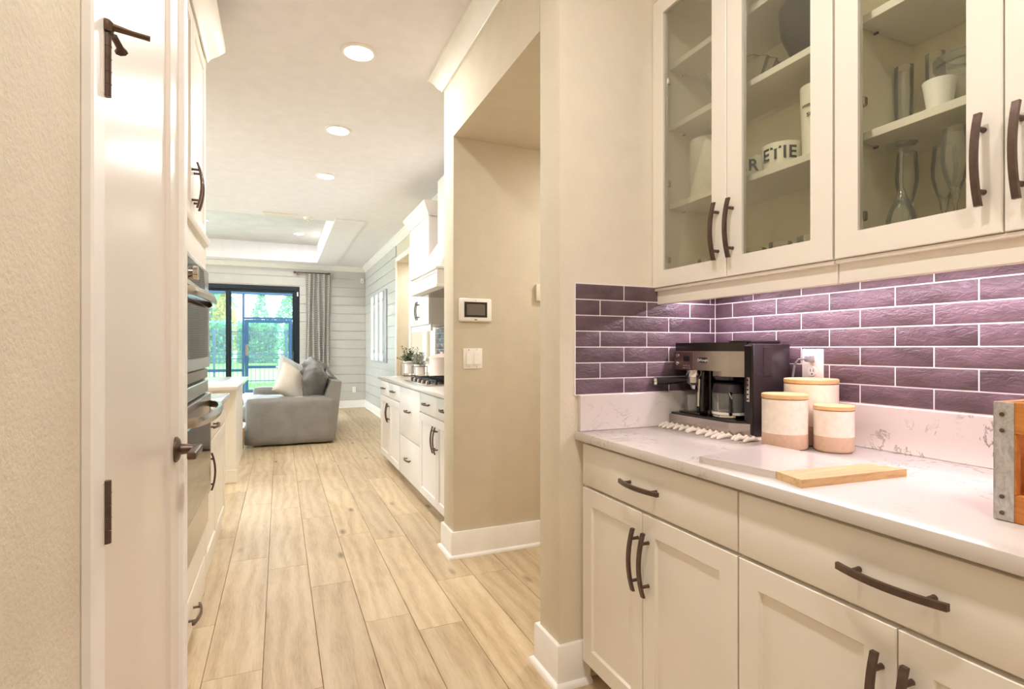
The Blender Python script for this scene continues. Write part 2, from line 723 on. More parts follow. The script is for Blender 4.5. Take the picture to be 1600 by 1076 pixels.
# ------------------------------------------------------------------ ceiling with a raised tray
TX, TY0, TY1, TZ = 0.66, 7.47, 11.08, 3.2
mb = MB()
xs, ys = [-6.4, -3.6, TX, 3.3], [-2.6, TY0, TY1, 11.75]
gv = [[mb.bm.verts.new((x, y, CEIL)) for y in ys] for x in xs]
for i in range(3):
    for j in range(3):
        if not (i == 1 and j == 1):
            mb.bm.faces.new((gv[i][j], gv[i + 1][j], gv[i + 1][j + 1], gv[i][j + 1]))
tv = [mb.bm.verts.new((x, y, TZ)) for x, y in ((-3.6, TY0), (TX, TY0), (TX, TY1), (-3.6, TY1))]
lv = [gv[1][1], gv[2][1], gv[2][2], gv[1][2]]
for i in range(4):
    mb.bm.faces.new((lv[i], lv[(i + 1) % 4], tv[(i + 1) % 4], tv[i]))
ceiling = struct('ceiling', mb, 'ceiling_paint')
struct('tray_panel', MB().box(-3.62, TX + 0.02, TY0 - 0.02, TY1 + 0.02, TZ, TZ + 0.02), 'tray_paint', ceiling)
struct('tray_board', MB().prism([(TX, 7.3), (1.03, 7.3), (1.03, 11.42), (-3.6, 11.42), (-3.6, TY1), (TX, TY1)], 'z', CEIL - 0.018, CEIL + 0.001, 0.003), 'ceiling_paint', ceiling)

# ------------------------------------------------------------------ walls
struct('wall_left', MB().box(XL - 0.75, XL, -2.6, 0.932, 0, CEIL), 'wall_beige')
struct('wall_left', MB().box(XL - 0.75, XL, 1.706, 1.742, 0, CEIL), 'wall_beige')
struct('wall_left', MB().box(XL - 0.75, XL, 0.932, 1.706, 2.46, CEIL), 'wall_beige')
struct('wall_rear', MB().box(-1.0, 3.3, -2.7, -2.6, 0, CEIL), 'wall_beige')
struct('wall_left', MB().box(-1.04, -0.947, 1.742, 4.25, 0, CEIL), 'wall_beige')
wall_bar = struct('wall_bar_back', MB().box(XB, XB + 0.12, -2.6, YW, 0, CEIL), 'wall_beige')
wall_side = struct('wall_bar_side', MB().box(XW, 3.3, YW, YC, 0, CEIL, 0.006, 2), 'wall_beige')
struct('wall_header', MB().box(XW, 3.3, YC, YD, ZH, CEIL), 'wall_tan')
wall_th = struct('wall_passage', MB().box(XW, 3.3, YD, YE, 0, CEIL, 0.006, 2), 'wall_tan')
struct('wall_passage_end', MB().box(3.18, 3.3, YC, YD, 0, CEIL), 'wall_tan')
# far left side of the great room: a wall of tall windows
struct('wall_great_room', MB().box(-6.5, -1.05, 4.15, 4.25, 0, CEIL), 'wall_tan')
struct('wall_windows', MB().box(-6.6, -6.5, 4.15, YB + 0.14, 2.62, CEIL), 'wall_tan')
for wn, wy in enumerate((4.15, 6.5, 8.95, YB - 0.1)):
    struct('wall_windows', MB().box(-6.6, -6.5, wy, wy + 0.22, 0, 2.62), 'wall_tan')
for wn, (wa, wb) in enumerate(((4.37, 6.5), (6.72, 8.95), (9.17, YB - 0.1))):
    wfr = struct('window_%d' % (wn + 2), MB().shaker(lambda n_, a, z_: (-6.53 - n_, a, z_), wa, wb, 0.0, 2.62, 0.06, 0.05, 0, True), 'frame_blueblack')
    struct('pane', MB().box(-6.557, -6.551, wa + 0.055, wb - 0.055, 0.055, 2.565), 'door_glass', wfr)
struct('ground_side_bounce', MB().box(-25, -6.61, 0, 16.7, -0.2, -0.06), 'patio')  # unseen ground, paved pale to bounce daylight up to the ceiling
# far right wall: kitchen stretch, window slot, niche, shiplap stretch
WY0, WY1 = 6.10, 6.52
wall_kit = struct('wall_kitchen', MB().box(XR, XR + 0.12, YE, WY0, 0, CEIL), 'wall_tan')
struct('wall_kitchen', MB().box(XR, XR + 0.12, WY0, WY1, 0, 0.98), 'wall_tan')
struct('wall_kitchen', MB().box(XR, XR + 0.12, WY0, WY1, 2.2, CEIL), 'wall_tan')
struct('wall_kitchen', MB().prism([(WY1, 0), (7.38, 0), (7.38, 2.53), (8.31, 2.53), (8.31, 0), (11.7, 0), (11.7, CEIL), (WY1, CEIL)], 'x', XR, XR + 0.12), 'wall_tan')
struct('wall_niche', MB().box(XR + 0.12, 2.6, 8.31, 8.36, 0, 2.6), 'wall_tan')
struct('wall_niche', MB().box(2.55, 2.6, 7.3, 8.31, 0, 2.6), 'wall_tan')
struct('wall_niche', MB().box(XR + 0.12, 2.6, 7.33, 7.38, 0, 2.6), 'wall_tan')
struct('wall_niche', MB().box(XR + 0.12, 2.6, 7.33, 8.36, 2.53, 2.6), 'wall_tan')
SDX0, SDX1, SDZ = -2.7, 0.362, 2.44
wall_back = struct('wall_back', MB().prism([(-6.5, 0), (SDX0, 0), (SDX0, SDZ), (SDX1, SDZ), (SDX1, 0), (XR + 0.12, 0), (XR + 0.12, CEIL), (-6.5, CEIL)], 'y', YB, YB + 0.14), 'wall_tan')
# shiplap boards, each one its own piece
BP = 0.1775
z = 0.15
n = 0
while z < CEIL - 0.09:
    z1 = min(z + BP, CEIL - 0.02)
    if z >= SDZ - 0.001:
        spans = [(-3.4, XR - 0.014)]
    elif z1 > SDZ:
        spans = [(SDX1 + 0.004, XR - 0.014)]
    else:
        spans = [(SDX1 + 0.004, XR - 0.014)]
    for a, b in spans:
        struct('shiplap_board', MB().box(a, b, YB - 0.014, YB - 0.0031, z + 0.0045, z1 - 0.0045, 0.002), 'shiplap', wall_back)
    if z < SDZ < z1:
        struct('shiplap_board', MB().box(-3.4, SDX1 + 0.004, YB - 0.014, YB, SDZ + 0.004, z1 - 0.003, 0.002), 'shiplap', wall_back)
    struct('shiplap_board', MB().box(XR - 0.014, XR - 0.0031, 8.331, YB - 0.015, z + 0.0045, z1 - 0.0045, 0.002), 'shiplap', wall_kit)
    z += BP
struct('shiplap_backing', MB().box(SDX1 + 0.003, XR - 0.003, YB - 0.003, YB, 0.1, CEIL - 0.01), 'shiplap', wall_back)
struct('shiplap_backing', MB().box(XR - 0.003, XR, 8.331, YB - 0.0031, 0.1, CEIL - 0.01), 'shiplap', wall_kit)
# niche casing
cas = struct('trim_1', MB().box(XR - 0.02, XR, 8.29, 8.33, 0, 2.53, 0.003), 'trim_white')
struct('trim_2', MB().box(XR - 0.02, XR, 7.30, 8.33, 2.53, 2.60, 0.003), 'trim_white')
struct('trim_3', MB().box(XR - 0.02, XR, 7.30, 7.38, 0, 2.53, 0.003), 'trim_white')

# kitchen side window
wf = struct('window_1', MB().shaker(lambda n_, a, z_: (XR - 0.02 - n_, a, z_), WY0 - 0.09, WY1 + 0.09, 0.93, 2.28, 0.09, 0.02, 0, True), 'trim_white')
wf['label'] = 'narrow white-cased window on the kitchen wall past the hood'
struct('window_frame', MB().shaker(lambda n_, a, z_: (XR + 0.05 - n_, a, z_), WY0, WY1, 0.98, 2.2, 0.03, 0.03, 0, True), 'trim_white', wf)
struct('pane', MB().box(XR + 0.06, XR + 0.064, WY0 + 0.02, WY1 - 0.02, 1.0, 2.18), 'door_glass', wf)

# crown mouldings
CR = [(0, 2.788), (0.012, 2.79), (0.016, 2.80), (0.03, 2.812), (0.05, 2.845), (0.07, 2.868), (0.082, 2.874), (0.084, CEIL), (0, CEIL)]
struct('trim_4', MB().sweep([(XW, YW), (XW, YE), (XR, YE), (XR, YB), (-6.0, YB)], CR), 'trim_white')

# baseboards with shoe moulding
BB = [(0, 0), (0.016, 0), (0.016, 0.143), (0.013, 0.149), (0, 0.149)]
SH = [(0.016, 0), (0.034, 0), (0.033, 0.007), (0.028, 0.014), (0.02, 0.018), (0.016, 0.018)]


def base(name, path):
    b = struct(name, MB().sweep(path, BB), 'trim_white')
    struct('shoe_moulding', MB().sweep(path, SH), 'trim_white', b)
    return b


base('baseboard_bar_side', [(1.045, YW), (XW, YW), (XW, YC), (3.18, YC)])
base('baseboard_passage', [(3.18, YD), (XW, YD), (XW, YE), (0.999, YE)])
base('baseboard_right', [(XR, 8.33), (XR, YB), (SDX1 + 0.02, YB)])
base('baseboard_left', [(XL, -2.5), (XL, 0.90)][::-1])

# ------------------------------------------------------------------ pantry door on the left
dr = struct('door_1', MB().shaker(lambda n_, a, z_: (-0.247 + n_, a, z_), 0.967, 1.672, 0.008, 2.42, 0.118, 0.035, 0.009, False, 0.002), 'door_cream')
dr['label'] = 'glossy cream panel door beside the textured wall'
struct('panel_moulding', MB().shaker(lambda n_, a, z_: (-0.249 + n_, a, z_), 1.07, 1.572, 0.115, 2.315, 0.02, 0.004, 0.0, True, 0.0015), 'door_cream', dr)
struct('casing', MB().box(XL - 0.001, -0.235, 0.908, 0.964, 0, 2.48, 0.003), 'trim_white', dr)
struct('casing', MB().box(XL - 0.001, -0.235, 1.676, 1.732, 0, 2.48, 0.003), 'trim_white', dr)
struct('casing', MB().box(XL - 0.001, -0.235, 0.908, 1.732, 2.424, 2.48, 0.003), 'trim_white', dr)
HX, HY = -0.2335, 0.963
for zc in (0.33, 0.975, 1.63, 2.25):
    hb = MB()
    hb.lathe([(0, -0.046), (0.0062, -0.046), (0.0062, 0.046), (0, 0.046)], (HX, HY, zc), 12)
    h = struct('hinge', hb, 'bronze', dr)
    for q in range(1, 5):
        struct('knuckle_joint', MB().lathe([(0.0063, -0.0006), (0.0068, -0.0003), (0.0068, 0.0003), (0.0063, 0.0006)], (HX, HY, zc - 0.046 + 0.0184 * q), 12), 'bronze_edge', h)
    struct('hinge_leaf', MB().box(-0.2375, -0.2345, HY - 0.016, HY - 0.004, zc - 0.046, zc + 0.046, 0.0008), 'plastic_almond', h)
# hinge-pin door stop
ds = MB().lathe([(0, 0), (0.009, 0), (0.0095, 0.004), (0.0095, 0.014), (0.006, 0.018), (0, 0.018)], (HX, HY, 1.678), 14)
stop = struct('door_stop', ds, 'bronze_edge', dr)
struct('stop_rod', MB().tube([(HX + 0.004, HY, 1.688), (HX + 0.030, HY + 0.008, 1.687), (HX + 0.052, HY + 0.012, 1.686)], [0.0055, 0.004, 0.004], 10), 'bronze_edge', stop)
struct('stop_pad', MB().tube([(HX + 0.006, HY + 0.012, 1.680), (HX + 0.010, HY + 0.03, 1.672), (HX + 0.010, HY + 0.036, 1.669)], [0.005, 0.005, 0.009], 8), 'bronze', stop)
# lever handle
KZ, KY = 0.955, 1.618
kn = struct('door_handle', MB().lathe([(0, 0), (0.033, 0), (0.033, 0.004), (0.026, 0.010), (0.014, 0.013), (0.0125, 0.030), (0.0105, 0.034), (0.0105, 0.058), (0, 0.058)], (-0.247, KY, KZ), 24, 'x'), 'bronze', dr)
struct('lever', MB().box(-0.206, -0.186, KY - 0.115, KY + 0.012, KZ - 0.009, KZ + 0.009, 0.004, 2), 'bronze', kn)

# ------------------------------------------------------------------ cabinet hardware (shared mesh)


def handle_mesh(L=0.19, post=0.064):
    mb = MB()
    N = 10
    sec = []
    for i in range(N + 1):
        t = -1 + 2 * i / N
        zc = t * L / 2
        xo = -0.036 + 0.016 * t * t
        w, d = 0.0062, 0.0045
        sec.append([mb.bm.verts.new((xo + sx * d, sy * w, zc)) for sx, sy in ((-1, -1), (-1, 1), (1, 1), (1, -1))])
    for a, b in zip(sec, sec[1:]):
        for q in range(4):
            mb.bm.faces.new((a[q], a[(q + 1) % 4], b[(q + 1) % 4], b[q]))
    mb.bm.faces.new(sec[0])
    mb.bm.faces.new(sec[-1][::-1])
    mb._bev([v for r in sec for v in r], 0.0015)
    for s_ in (-1, 1):
        mb.lathe([(0, 0.0), (0.0058, 0.0), (0.0050, -0.006), (0.0050, -0.032), (0, -0.032)], (0, 0, s_ * post), 10, 'x')
    return mb.mesh('handle', 0.5)


HM = handle_mesh()
HM.materials.append(MATS['bronze'])
VERT, HORI = (0, 0, 0), (PI / 2, 0, 0)


def base_cab(label, y0, y1, layout, mat='cabinet_cream', face=XF, back=1.62, dir=-1, ztop=0.884, toe=True, zb=0.09, group=None):
    """layout: list of ('drawer'|'door', a0, a1, z0, z1, handle) with handle = ('v'|'h', y, z)"""
    cx = (face + back) / 2
    t = thing('base_cabinet', label, 'cabinet', (cx, (y0 + y1) / 2, 0), group)
    carc = face - dir * 0.021
    b = MB()
    b.box(min(carc, back), max(carc, back), y0, y1, zb + 0.002, ztop, 0.001)
    part('carcass', b, mat, t)
    if toe:
        tk = face - dir * 0.085
        part('toe_kick', MB().box(min(tk, back), max(tk, back), y0 + 0.001, y1 - 0.001, 0.0, zb + 0.002), mat, t)
    for kind, a0, a1, z0, z1, hd in layout:
        if kind == 'door':
            d = part('door', MB().shaker(lambda n_, a, z_: (face + dir * n_, a, z_), a0, a1, z0, z1, 0.057, 0.02, 0.008), mat, t)
        else:
            d = part('drawer_front', MB().box(min(face, face - dir * 0.02), max(face, face - dir * 0.02), a0, a1, z0, z1, 0.0025, 2), mat, t)
        if hd:
            rot = VERT if hd[0] == 'v' else HORI
            if dir > 0:
                rot = (rot[0], 0, PI) if hd[0] == 'v' else (PI / 2, 0, PI)
            at('handle', HM, None, d, (face, hd[1], hd[2]), rot)
    return t


g = 0.0025
# near right: two base cabinets of the dry bar
DZ0, DZ1, RZ0, RZ1 = 0.088, 0.716, 0.726, 0.872
YA, YM, YN = 1.700, 0.976, 0.245
base_cab('cream base cabinet under the coffee machine, nearest the wall corner', YM, YW - 0.001, [
    ('drawer', YM + g, YA - g, RZ0, RZ1, ('h', 1.345, 0.797)),
    ('door', 1.3475 + g / 2, YA - g, DZ0, DZ1, ('v', 1.369, 0.572)),
    ('door', YM + g, 1.3475 - g / 2, DZ0, DZ1, ('v', 1.318, 0.572))])
base_cab('cream base cabinet below the wooden crate, at the right edge', YN, YM, [
    ('drawer', YN + g, YM - g, RZ0, RZ1, ('h', 0.617, 0.797)),
    ('door', 0.6125 + g / 2, YM - g, DZ0, DZ1, ('v', 0.6395, 0.572)),
    ('door', YN + g, 0.6125 - g / 2, DZ0, DZ1, ('v', 0.588, 0.572))])


def countertop(label, x0, x1, y0, y1, z1=0.914, th=0.030, bev=0.0025):
    t = thing('countertop', label, 'countertop', ((x0 + x1) / 2, (y0 + y1) / 2, z1 - th))
    part('slab', MB().box(x0, x1, y0, y1, z1 - th, z1, bev, 2), 'quartz', t)
    return t


ct = countertop('white veined quartz countertop under the coffee machine and canisters', XC, XB - 0.001, 0.23, YW - 0.001)
part('backsplash_slab', MB().box(XB - 0.021, XB - 0.001, 0.23, YW - 0.001, 0.9142, 1.044, 0.0015), 'quartz', ct)
part('backsplash_slab', MB().box(1.0, XB - 0.022, YW - 0.021, YW - 0.001, 0.9142, 1.044, 0.0015), 'quartz', ct)

# ------------------------------------------------------------------ subway tile, one object per tile
TLX, THZ, TP, TG = 0.211, 0.0581, 0.0581, 0.0032
Z0T = 1.0458
tile_cache = {}


def tile_mesh(l, h, axis):
    key = (round(l, 4), round(h, 4), axis)
    if key not in tile_cache:
        l2 = l - TG
        h2 = h - TG
        if axis == 'x':
            tile_cache[key] = MB().box(-l2 / 2, l2 / 2, -0.008, 0, -h2 / 2, h2 / 2, 0.0016, 2).mesh('tile')
        else:
            tile_cache[key] = MB().box(-0.008, 0, -l2 / 2, l2 / 2, -h2 / 2, h2 / 2, 0.0016, 2).mesh('tile')
    return tile_cache[key]


gs = struct('grout_bed', MB().box(XW + 0.0585, XB, YW - 0.0078, YW, Z0T - 0.002, Z0T + 7 * TP + 0.002), 'grout', wall_side)
for r in range(7):
    zc = Z0T + (r + 0.5) * TP
    x = 0.986 - (0.0 if (6 - r) % 2 == 0 else TLX / 2)
    while x < XB - 0.01:
        a, b = max(x, 0.986), min(x + TLX, XB - 0.008)
        if b - a > 0.012:
            at('tile', tile_mesh(b - a, TP, 'x'), 'tile_plum', wall_side, ((a + b) / 2, YW - 0.001, zc))
        x += TLX
gb = struct('grout_bed', MB().box(XB - 0.0078, XB, 0.1, YW, Z0T - 0.002, Z0T + 7 * TP + 0.002), 'grout', wall_bar)
for r in range(7):
    zc = Z0T + (r + 0.5) * TP
    y = YW - 0.009 - (0.092 if (6 - r) % 2 == 1 else 0.1935)
    first = True
    ya = YW - 0.009
    while ya > 0.2:
        yb_ = y if first else ya - 0.205
        first = False
        at('tile', tile_mesh(ya - yb_, TP, 'y'), 'tile_plum', wall_bar, (XB - 0.001, (ya + yb_) / 2, zc))
        ya = yb_

# ------------------------------------------------------------------ glass-front wall cabinets
XU, ZU, ZT = 1.333, 1.448, 2.56


def glass_cab(label, y0, y1, shelves, doors):
    t = thing('wall_cabinet', label, 'cabinet', ((XU + XB) / 2, (y0 + y1) / 2, ZU))
    xi = XU + 0.021
    part('side_panel', MB().box(xi, XB - 0.001, y0, y0 + 0.016, ZU, ZT), 'cabinet_inside', t)
    part('side_panel', MB().box(xi, XB - 0.001, y1 - 0.016, y1, ZU, ZT), 'cabinet_inside', t)
    part('back_panel', MB().box(XB - 0.012, XB - 0.001, y0 + 0.016, y1 - 0.016, ZU, ZT), 'cabinet_inside', t)
    part('bottom_panel', MB().box(xi, XB - 0.012, y0 + 0.016, y1 - 0.016, ZU, ZU + 0.019), 'cabinet_inside', t)
    part('top_panel', MB().box(xi, XB - 0.012, y0 + 0.016, y1 - 0.016, ZT - 0.019, ZT), 'cabinet_inside', t)
    for zs in shelves:
        s_ = part('shelf', MB().box(1.40, XB - 0.013, y0 + 0.018, y1 - 0.018, zs - 0.021, zs, 0.001), 'cabinet_cream', t)
        for yy in (y0 + 0.021, y1 - 0.021):
            part('shelf_pin', MB().lathe([(0, -0.006), (0.0035, -0.006), (0.0035, 0.006), (0, 0.006)], (1.47, yy, zs - 0.0245), 8, 'y'), 'bronze', s_)
    for a0, a1, hy in doors:
        d = part('door', MB().shaker(lambda n_, a, z_: (XU - n_, a, z_), a0, a1, ZU, ZT - 0.01, 0.0625, 0.02, 0.0, True, 0.002), 'cabinet_cream', t)
        part('pane', MB().box(XU + 0.008, XU + 0.011, a0 + 0.058, a1 - 0.058, ZU + 0.058, ZT - 0.068), 'pane_glass', d)
        at('handle', HM, None, d, (XU, hy, 1.600), VERT)
        hinge_y = a1 - 0.066 if hy < (a0 + a1) / 2 else a0 + 0.066
        for zz in (1.55, 1.84, 2.23):
            part('hinge', MB().box(XU + 0.019, XU + 0.036, min(hinge_y, hinge_y + 0.012), max(hinge_y, hinge_y + 0.012), zz - 0.012, zz + 0.012, 0.003), 'steel_dark', d)
    rail = MB().box(XU + 0.02, XU + 0.04, y0, y1, 1.385, ZU, 0.002)
    rr = part('light_rail', rail, 'cabinet_cream', t)
    part('bead', MB().box(XU + 0.006, XU + 0.024, y0, y1, ZU - 0.012, ZU - 0.001, 0.003, 2), 'cabinet_cream', rr)
    part('top_moulding', MB().prism([(XU + 0.03, ZT - 0.012), (XU - 0.03, ZT + 0.07), (XU - 0.05, ZT + 0.1), (XB - 0.002, ZT + 0.1), (XB - 0.002, ZT - 0.0)], 'y', y0, y1), 'cabinet_cream', t)
    return t


SHV = (1.778, 2.084, 2.322)
cab_a = glass_cab('glass-front wall cabinet over the coffee machine, holding dishes', 0.9725, YW - 0.001, SHV,
                  [(1.3415, YW - 0.004, 1.375), (0.974, 1.3385, 1.312)])
cab_b = glass_cab('glass-front wall cabinet at the right edge, holding stemware', 0.24, 0.9685, SHV,
                  [(0.6085, 0.967, 0.640), (0.242, 0.6055, 0.577)])

# under-cabinet strip light
lb = thing('strip_light', 'slim LED strip light under the glass-front cabinets, behind the rail', 'lamp', (1.515, 0.97, 1.437))
part('housing', MB().box(1.500, 1.530, 0.27, 1.69, 1.438, 1.4475, 0.001), 'plastic_white', lb)
part('diffuser', MB().box(1.506, 1.524, 0.29, 1.67, 1.4345, 1.438), 'led_strip', lb)
lamp('strip_lamp', 'AREA', (1.515, 0.97, 1.432), LED_W, LED, lb, 0.02, 1.40)

# ------------------------------------------------------------------ contents of the cabinets


def cup(name, mat, label, cat, c, prof, n=28, group=None, **kw):
    t = solo(name, MB().lathe(prof, c, n, **kw), mat, label, cat, group)
    return t


def vessel(r0, r1, h, t=0.003, foot=0.0, curve=1.0, steps=6):
    """open vessel profile outer then inner"""
    out = [(0, 0), (r0, 0)]
    for i in range(1, steps + 1):
        u = i / steps
        out.append((r0 + (r1 - r0) * u ** curve, h * u))
    inn = []
    for i in range(steps, 0, -1):
        u = i / steps
        inn.append((max(0.001, r0 + (r1 - r0) * u ** curve - t), max(t, h * u - (0 if i == steps else 0))))
    return out + inn + [(max(0.001, r0 - t), t), (0, t)]


def wrap_text(s, size, r, c, ang, z, parent, mat='ink'):
    me = text_mesh(s, size, 0.0004, 1.12, size * 0.02)
    for v in me.vertices:
        a = ang + v.co.x / r
        rr = r + 0.0006 + v.co.z
        v.co = Vector((c[0] + rr * math.cos(a), c[1] + rr * math.sin(a), c[2] + z + v.co.y))
    me.transform(Matrix.Translation(-ORG[parent.name]))
    me.materials.clear()
    o = put('lettering', me, mat, parent)
    return o


S3, S2, S1 = 1.7785, 2.0845, 1.4675
solo('paper_roll', MB().lathe([(0.02, 0), (0.062, 0), (0.064, 0.004), (0.064, 0.236), (0.062, 0.24), (0.02, 0.24), (0.02, 0)], (1.52, 1.625, S3), 28), 'paper_white', 'white speckled paper towel roll on the lowest cabinet shelf by the wall', 'paper roll')
bowlp = [(0, 0), (0.047, 0), (0.052, 0.006), (0.057, 0.03), (0.0595, 0.076), (0.0605, 0.08), (0.0575, 0.08), (0.054, 0.03), (0.045, 0.01), (0, 0.008)]
for lbl, c, txt, an in (('white lettered bowl left of the other lettered bowl, half hidden by the door frame', (1.475, 1.385, S3), 'TER', -2.66), ('white lettered bowl showing most of its black word, on the lowest shelf', (1.475, 1.248, S3), 'ETIE', -2.60)):
    b = cup('bowl', 'ceramic_white', lbl, 'bowl', c, bowlp, 36, 'lettered bowls')
    wrap_text(txt, 0.054, 0.0592, c, an, 0.044, b)
tc_ = (1.50, 1.140, S3)
t = cup('tumbler', 'ceramic_white', 'tall white cup with small black print, beside the lettered bowls', 'cup', tc_, vessel(0.042, 0.050, 0.228, 0.003), 28)
wrap_text('common &', 0.014, 0.0505, tc_, -2.75, 0.165, t)
wrap_text('SPICE', 0.016, 0.0495, tc_, -2.7, 0.135, t)
cup('bowl', 'dark_bowl', 'dark charcoal serving bowl on the middle shelf', 'bowl', (1.512, 1.13, S2), [(0, 0), (0.06, 0), (0.085, 0.02), (0.118, 0.10), (0.124, 0.17), (0.12, 0.172), (0.112, 0.10), (0.08, 0.026), (0, 0.012)], 36)
cup('glass_bowl', 'glassware', 'fluted clear glass bowl on the middle shelf behind the door frames', 'bowl', (1.525, 1.46, S2), [(0, 0), (0.05, 0), (0.07, 0.015), (0.105, 0.07), (0.13, 0.115), (0.126, 0.115), (0.1, 0.07), (0.066, 0.02), (0, 0.008)], 72, flute=0.035, nf=18)
for lbl, y, x, r, h in (('short clear tumbler at the cabinet bottom, leftmost of three', 1.325, 1.44, 0.038, 0.075), ('short clear tumbler at the cabinet bottom, middle of three', 1.232, 1.45, 0.034, 0.08), ('wide clear tumbler at the cabinet bottom, rightmost of three', 1.10, 1.45, 0.058, 0.075)):
    cup('drinking_glass', 'glassware', lbl, 'glass', (x, y, S1), vessel(r * 0.9, r, h, 0.003), 24, 'tumblers at the cabinet bottom')
for y, x, w_ in ((1.60, 1.50, 'nearest the wall'), (1.49, 1.55, 'beside the door split')):
    cup('drinking_glass', 'glassware', 'clear tumbler at the cabinet bottom behind the left glass door, ' + w_, 'glass', (x, y, S1), vessel(0.033, 0.038, 0.085, 0.003), 24, 'tumblers behind the left glass door')
# right cabinet
cup('votive_cup', 'frosted_cup', 'small frosted white cup on the stemware cabinet shelf', 'cup', (1.44, 0.779, S3), vessel(0.024, 0.034, 0.070, 0.003), 28)
jc = (1.53, 0.775, S3)
j = thing('glass_jar', 'lidded clear glass jar behind the small white cup', 'jar', jc)
part('jar_body', MB().lathe(vessel(0.052, 0.055, 0.125, 0.003), jc, 28), 'glassware', j)
part('jar_lid', MB().lathe([(0, 0.126), (0.06, 0.126), (0.061, 0.145), (0.05, 0.15), (0, 0.15)], jc, 28), 'glassware', j)
for q, (x, y, r, h) in enumerate(((1.56, 0.93, 0.022, 0.20), (1.575, 0.862, 0.022, 0.205), (1.50, 0.69, 0.03, 0.11))):
    cup('drinking_glass', 'glassware', ['tall slim glass in the shelf corner, nearest the cabinet side', 'tall slim glass second from the cabinet side', 'short clear glass right of the small white cup'][q], 'glass', (x, y, S3), vessel(r * 0.85, r, h, 0.002), 20, 'glasses on the stemware shelf')


def stem(r, bowl_h, stem_h, foot=0.034):
    p = [(0, 0), (foot, 0), (foot, 0.0015), (0.012, 0.005), (0.0042, 0.014), (0.0038, stem_h - 0.01), (0.008, stem_h)]
    for i in range(1, 9):
        u = i / 8
        p.append((r * (math.sin(min(1.0, u * 1.35) * PI / 2) ** 0.8) * (1 - 0.22 * max(0, u - 0.55) / 0.45), stem_h + bowl_h * u))
    q = [(rr - 0.0016, zz) for rr, zz in p[-1:-8:-1]]
    return p + q + [(0, stem_h + 0.012)]


wines = [(1.435, 0.862, 0.036, 0.145, 0.115, True, 'upside-down wine glass nearest the glass, foot on top'),
         (1.46, 0.756, 0.031, 0.165, 0.10, False, 'slender stem glass in the front row, right of the upside-down one'),
         (1.445, 0.672, 0.029, 0.175, 0.10, False, 'flute glass at the right of the front row'),
         (1.53, 0.905, 0.028, 0.165, 0.10, False, 'flute glass in the back row, by the cabinet side'),
         (1.545, 0.825, 0.030, 0.16, 0.10, False, 'stem glass in the back row, second from the cabinet side'),
         (1.55, 0.74, 0.031, 0.155, 0.095, False, 'stem glass in the back row, third from the cabinet side')]
for x, y, r, bh, sh, inv, lbl in wines:
    p = stem(r, bh, sh)
    if inv:
        tot = bh + sh
        p = [(rr, tot - zz) for rr, zz in p]
    cup('wine_glass', 'glassware', lbl, 'wine glass', (x, y, S1), p, 28, 'stemware on the cabinet bottom')

# ------------------------------------------------------------------ coffee machine
mo = (1.515, 1.52, 0.918)
cm = thing('coffee_machine', 'black and steel combination coffee and espresso machine on the quartz counter', 'coffee machine', mo)
MY0, MY1 = 1.338, 1.692
base_out = [(1.60, MY0 + 0.01), (1.448, MY0), (1.402, MY0 + 0.06), (1.398, MY1 + 0.005), (1.60, MY1 + 0.005)]
part('base', MB().prism(base_out, 'z', 0.918, 0.962, 0.003), 'steel', cm)
part('drip_deck', MB().prism([(x + (0.006 if x < 1.5 else 0), y + (0.004 if y < 1.4 else -0.004)) for x, y in base_out], 'z', 0.962, 0.969, 0.002), 'black_plastic', cm)
part('drip_grate', MB().box(1.43, 1.52, 1.57, 1.68, 0.969, 0.975, 0.002), 'steel_dark', cm)
part('body', MB().box(1.525, 1.617, MY0 + 0.002, MY1, 0.969, 1.228, 0.006, 2), 'black_plastic', cm)
sp = part('side_tower', MB().box(1.447, 1.618, MY0 - 0.004, MY0 + 0.028, 0.919, 1.231, 0.006, 2), 'plum_plastic', cm)
part('tower_front', MB().box(1.443, 1.452, MY0 - 0.002, MY0 + 0.034, 0.925, 1.226, 0.003), 'black_plastic', sp)
part('side_inset', MB().box(1.49, 1.53, MY0 - 0.0062, MY0 - 0.003, 1.12, 1.22, 0.002), 'plum_plastic', sp)
head_out = [(1.53, MY0 + 0.03), (1.456, MY0 + 0.034), (1.418, MY0 + 0.098), (1.418, MY1), (1.53, MY1)]
hd = part('head', MB().prism(head_out, 'z', 1.135, 1.205, 0.004, 2), 'steel', cm)
part('head_lip', MB().prism([(1.419, 1.118), (1.419, 1.136), (1.47, 1.136), (1.47, 1.118)][::-1] if False else [(1.4185, MY0 + 0.15), (1.4185, MY0 + 0.099), (1.4565, MY0 + 0.035), (1.50, MY0 + 0.033), (1.50, MY0 + 0.15)], 'z', 1.117, 1.136, 0.003), 'steel', cm)
part('top_lid', MB().prism([(1.60, MY0 + 0.03), (1.455, MY0 + 0.032), (1.424, MY0 + 0.085), (1.424, MY1), (1.60, MY1)], 'z', 1.205, 1.236, 0.008, 3), 'black_plastic', cm)
part('top_tray', MB().box(1.46, 1.60, MY0 + 0.02, MY0 + 0.12, 1.232, 1.243, 0.004, 2), 'plum_plastic', cm)
cp = part('control_panel', MB().box(1.4145, 1.42, 1.585, MY1 - 0.002, 1.133, 1.204, 0.002), 'steel_dark', cm)
part('display', MB().box(1.4125, 1.416, 1.603, 1.636, 1.166, 1.187, 0.001), 'black_plastic', cp)
for zz in (1.187, 1.157):
    part('button', MB().lathe([(0, 0), (0.007, 0), (0.008, 0.004), (0, 0.004)], (1.4105, 1.668, zz), 14, 'x'), 'chrome', cp)
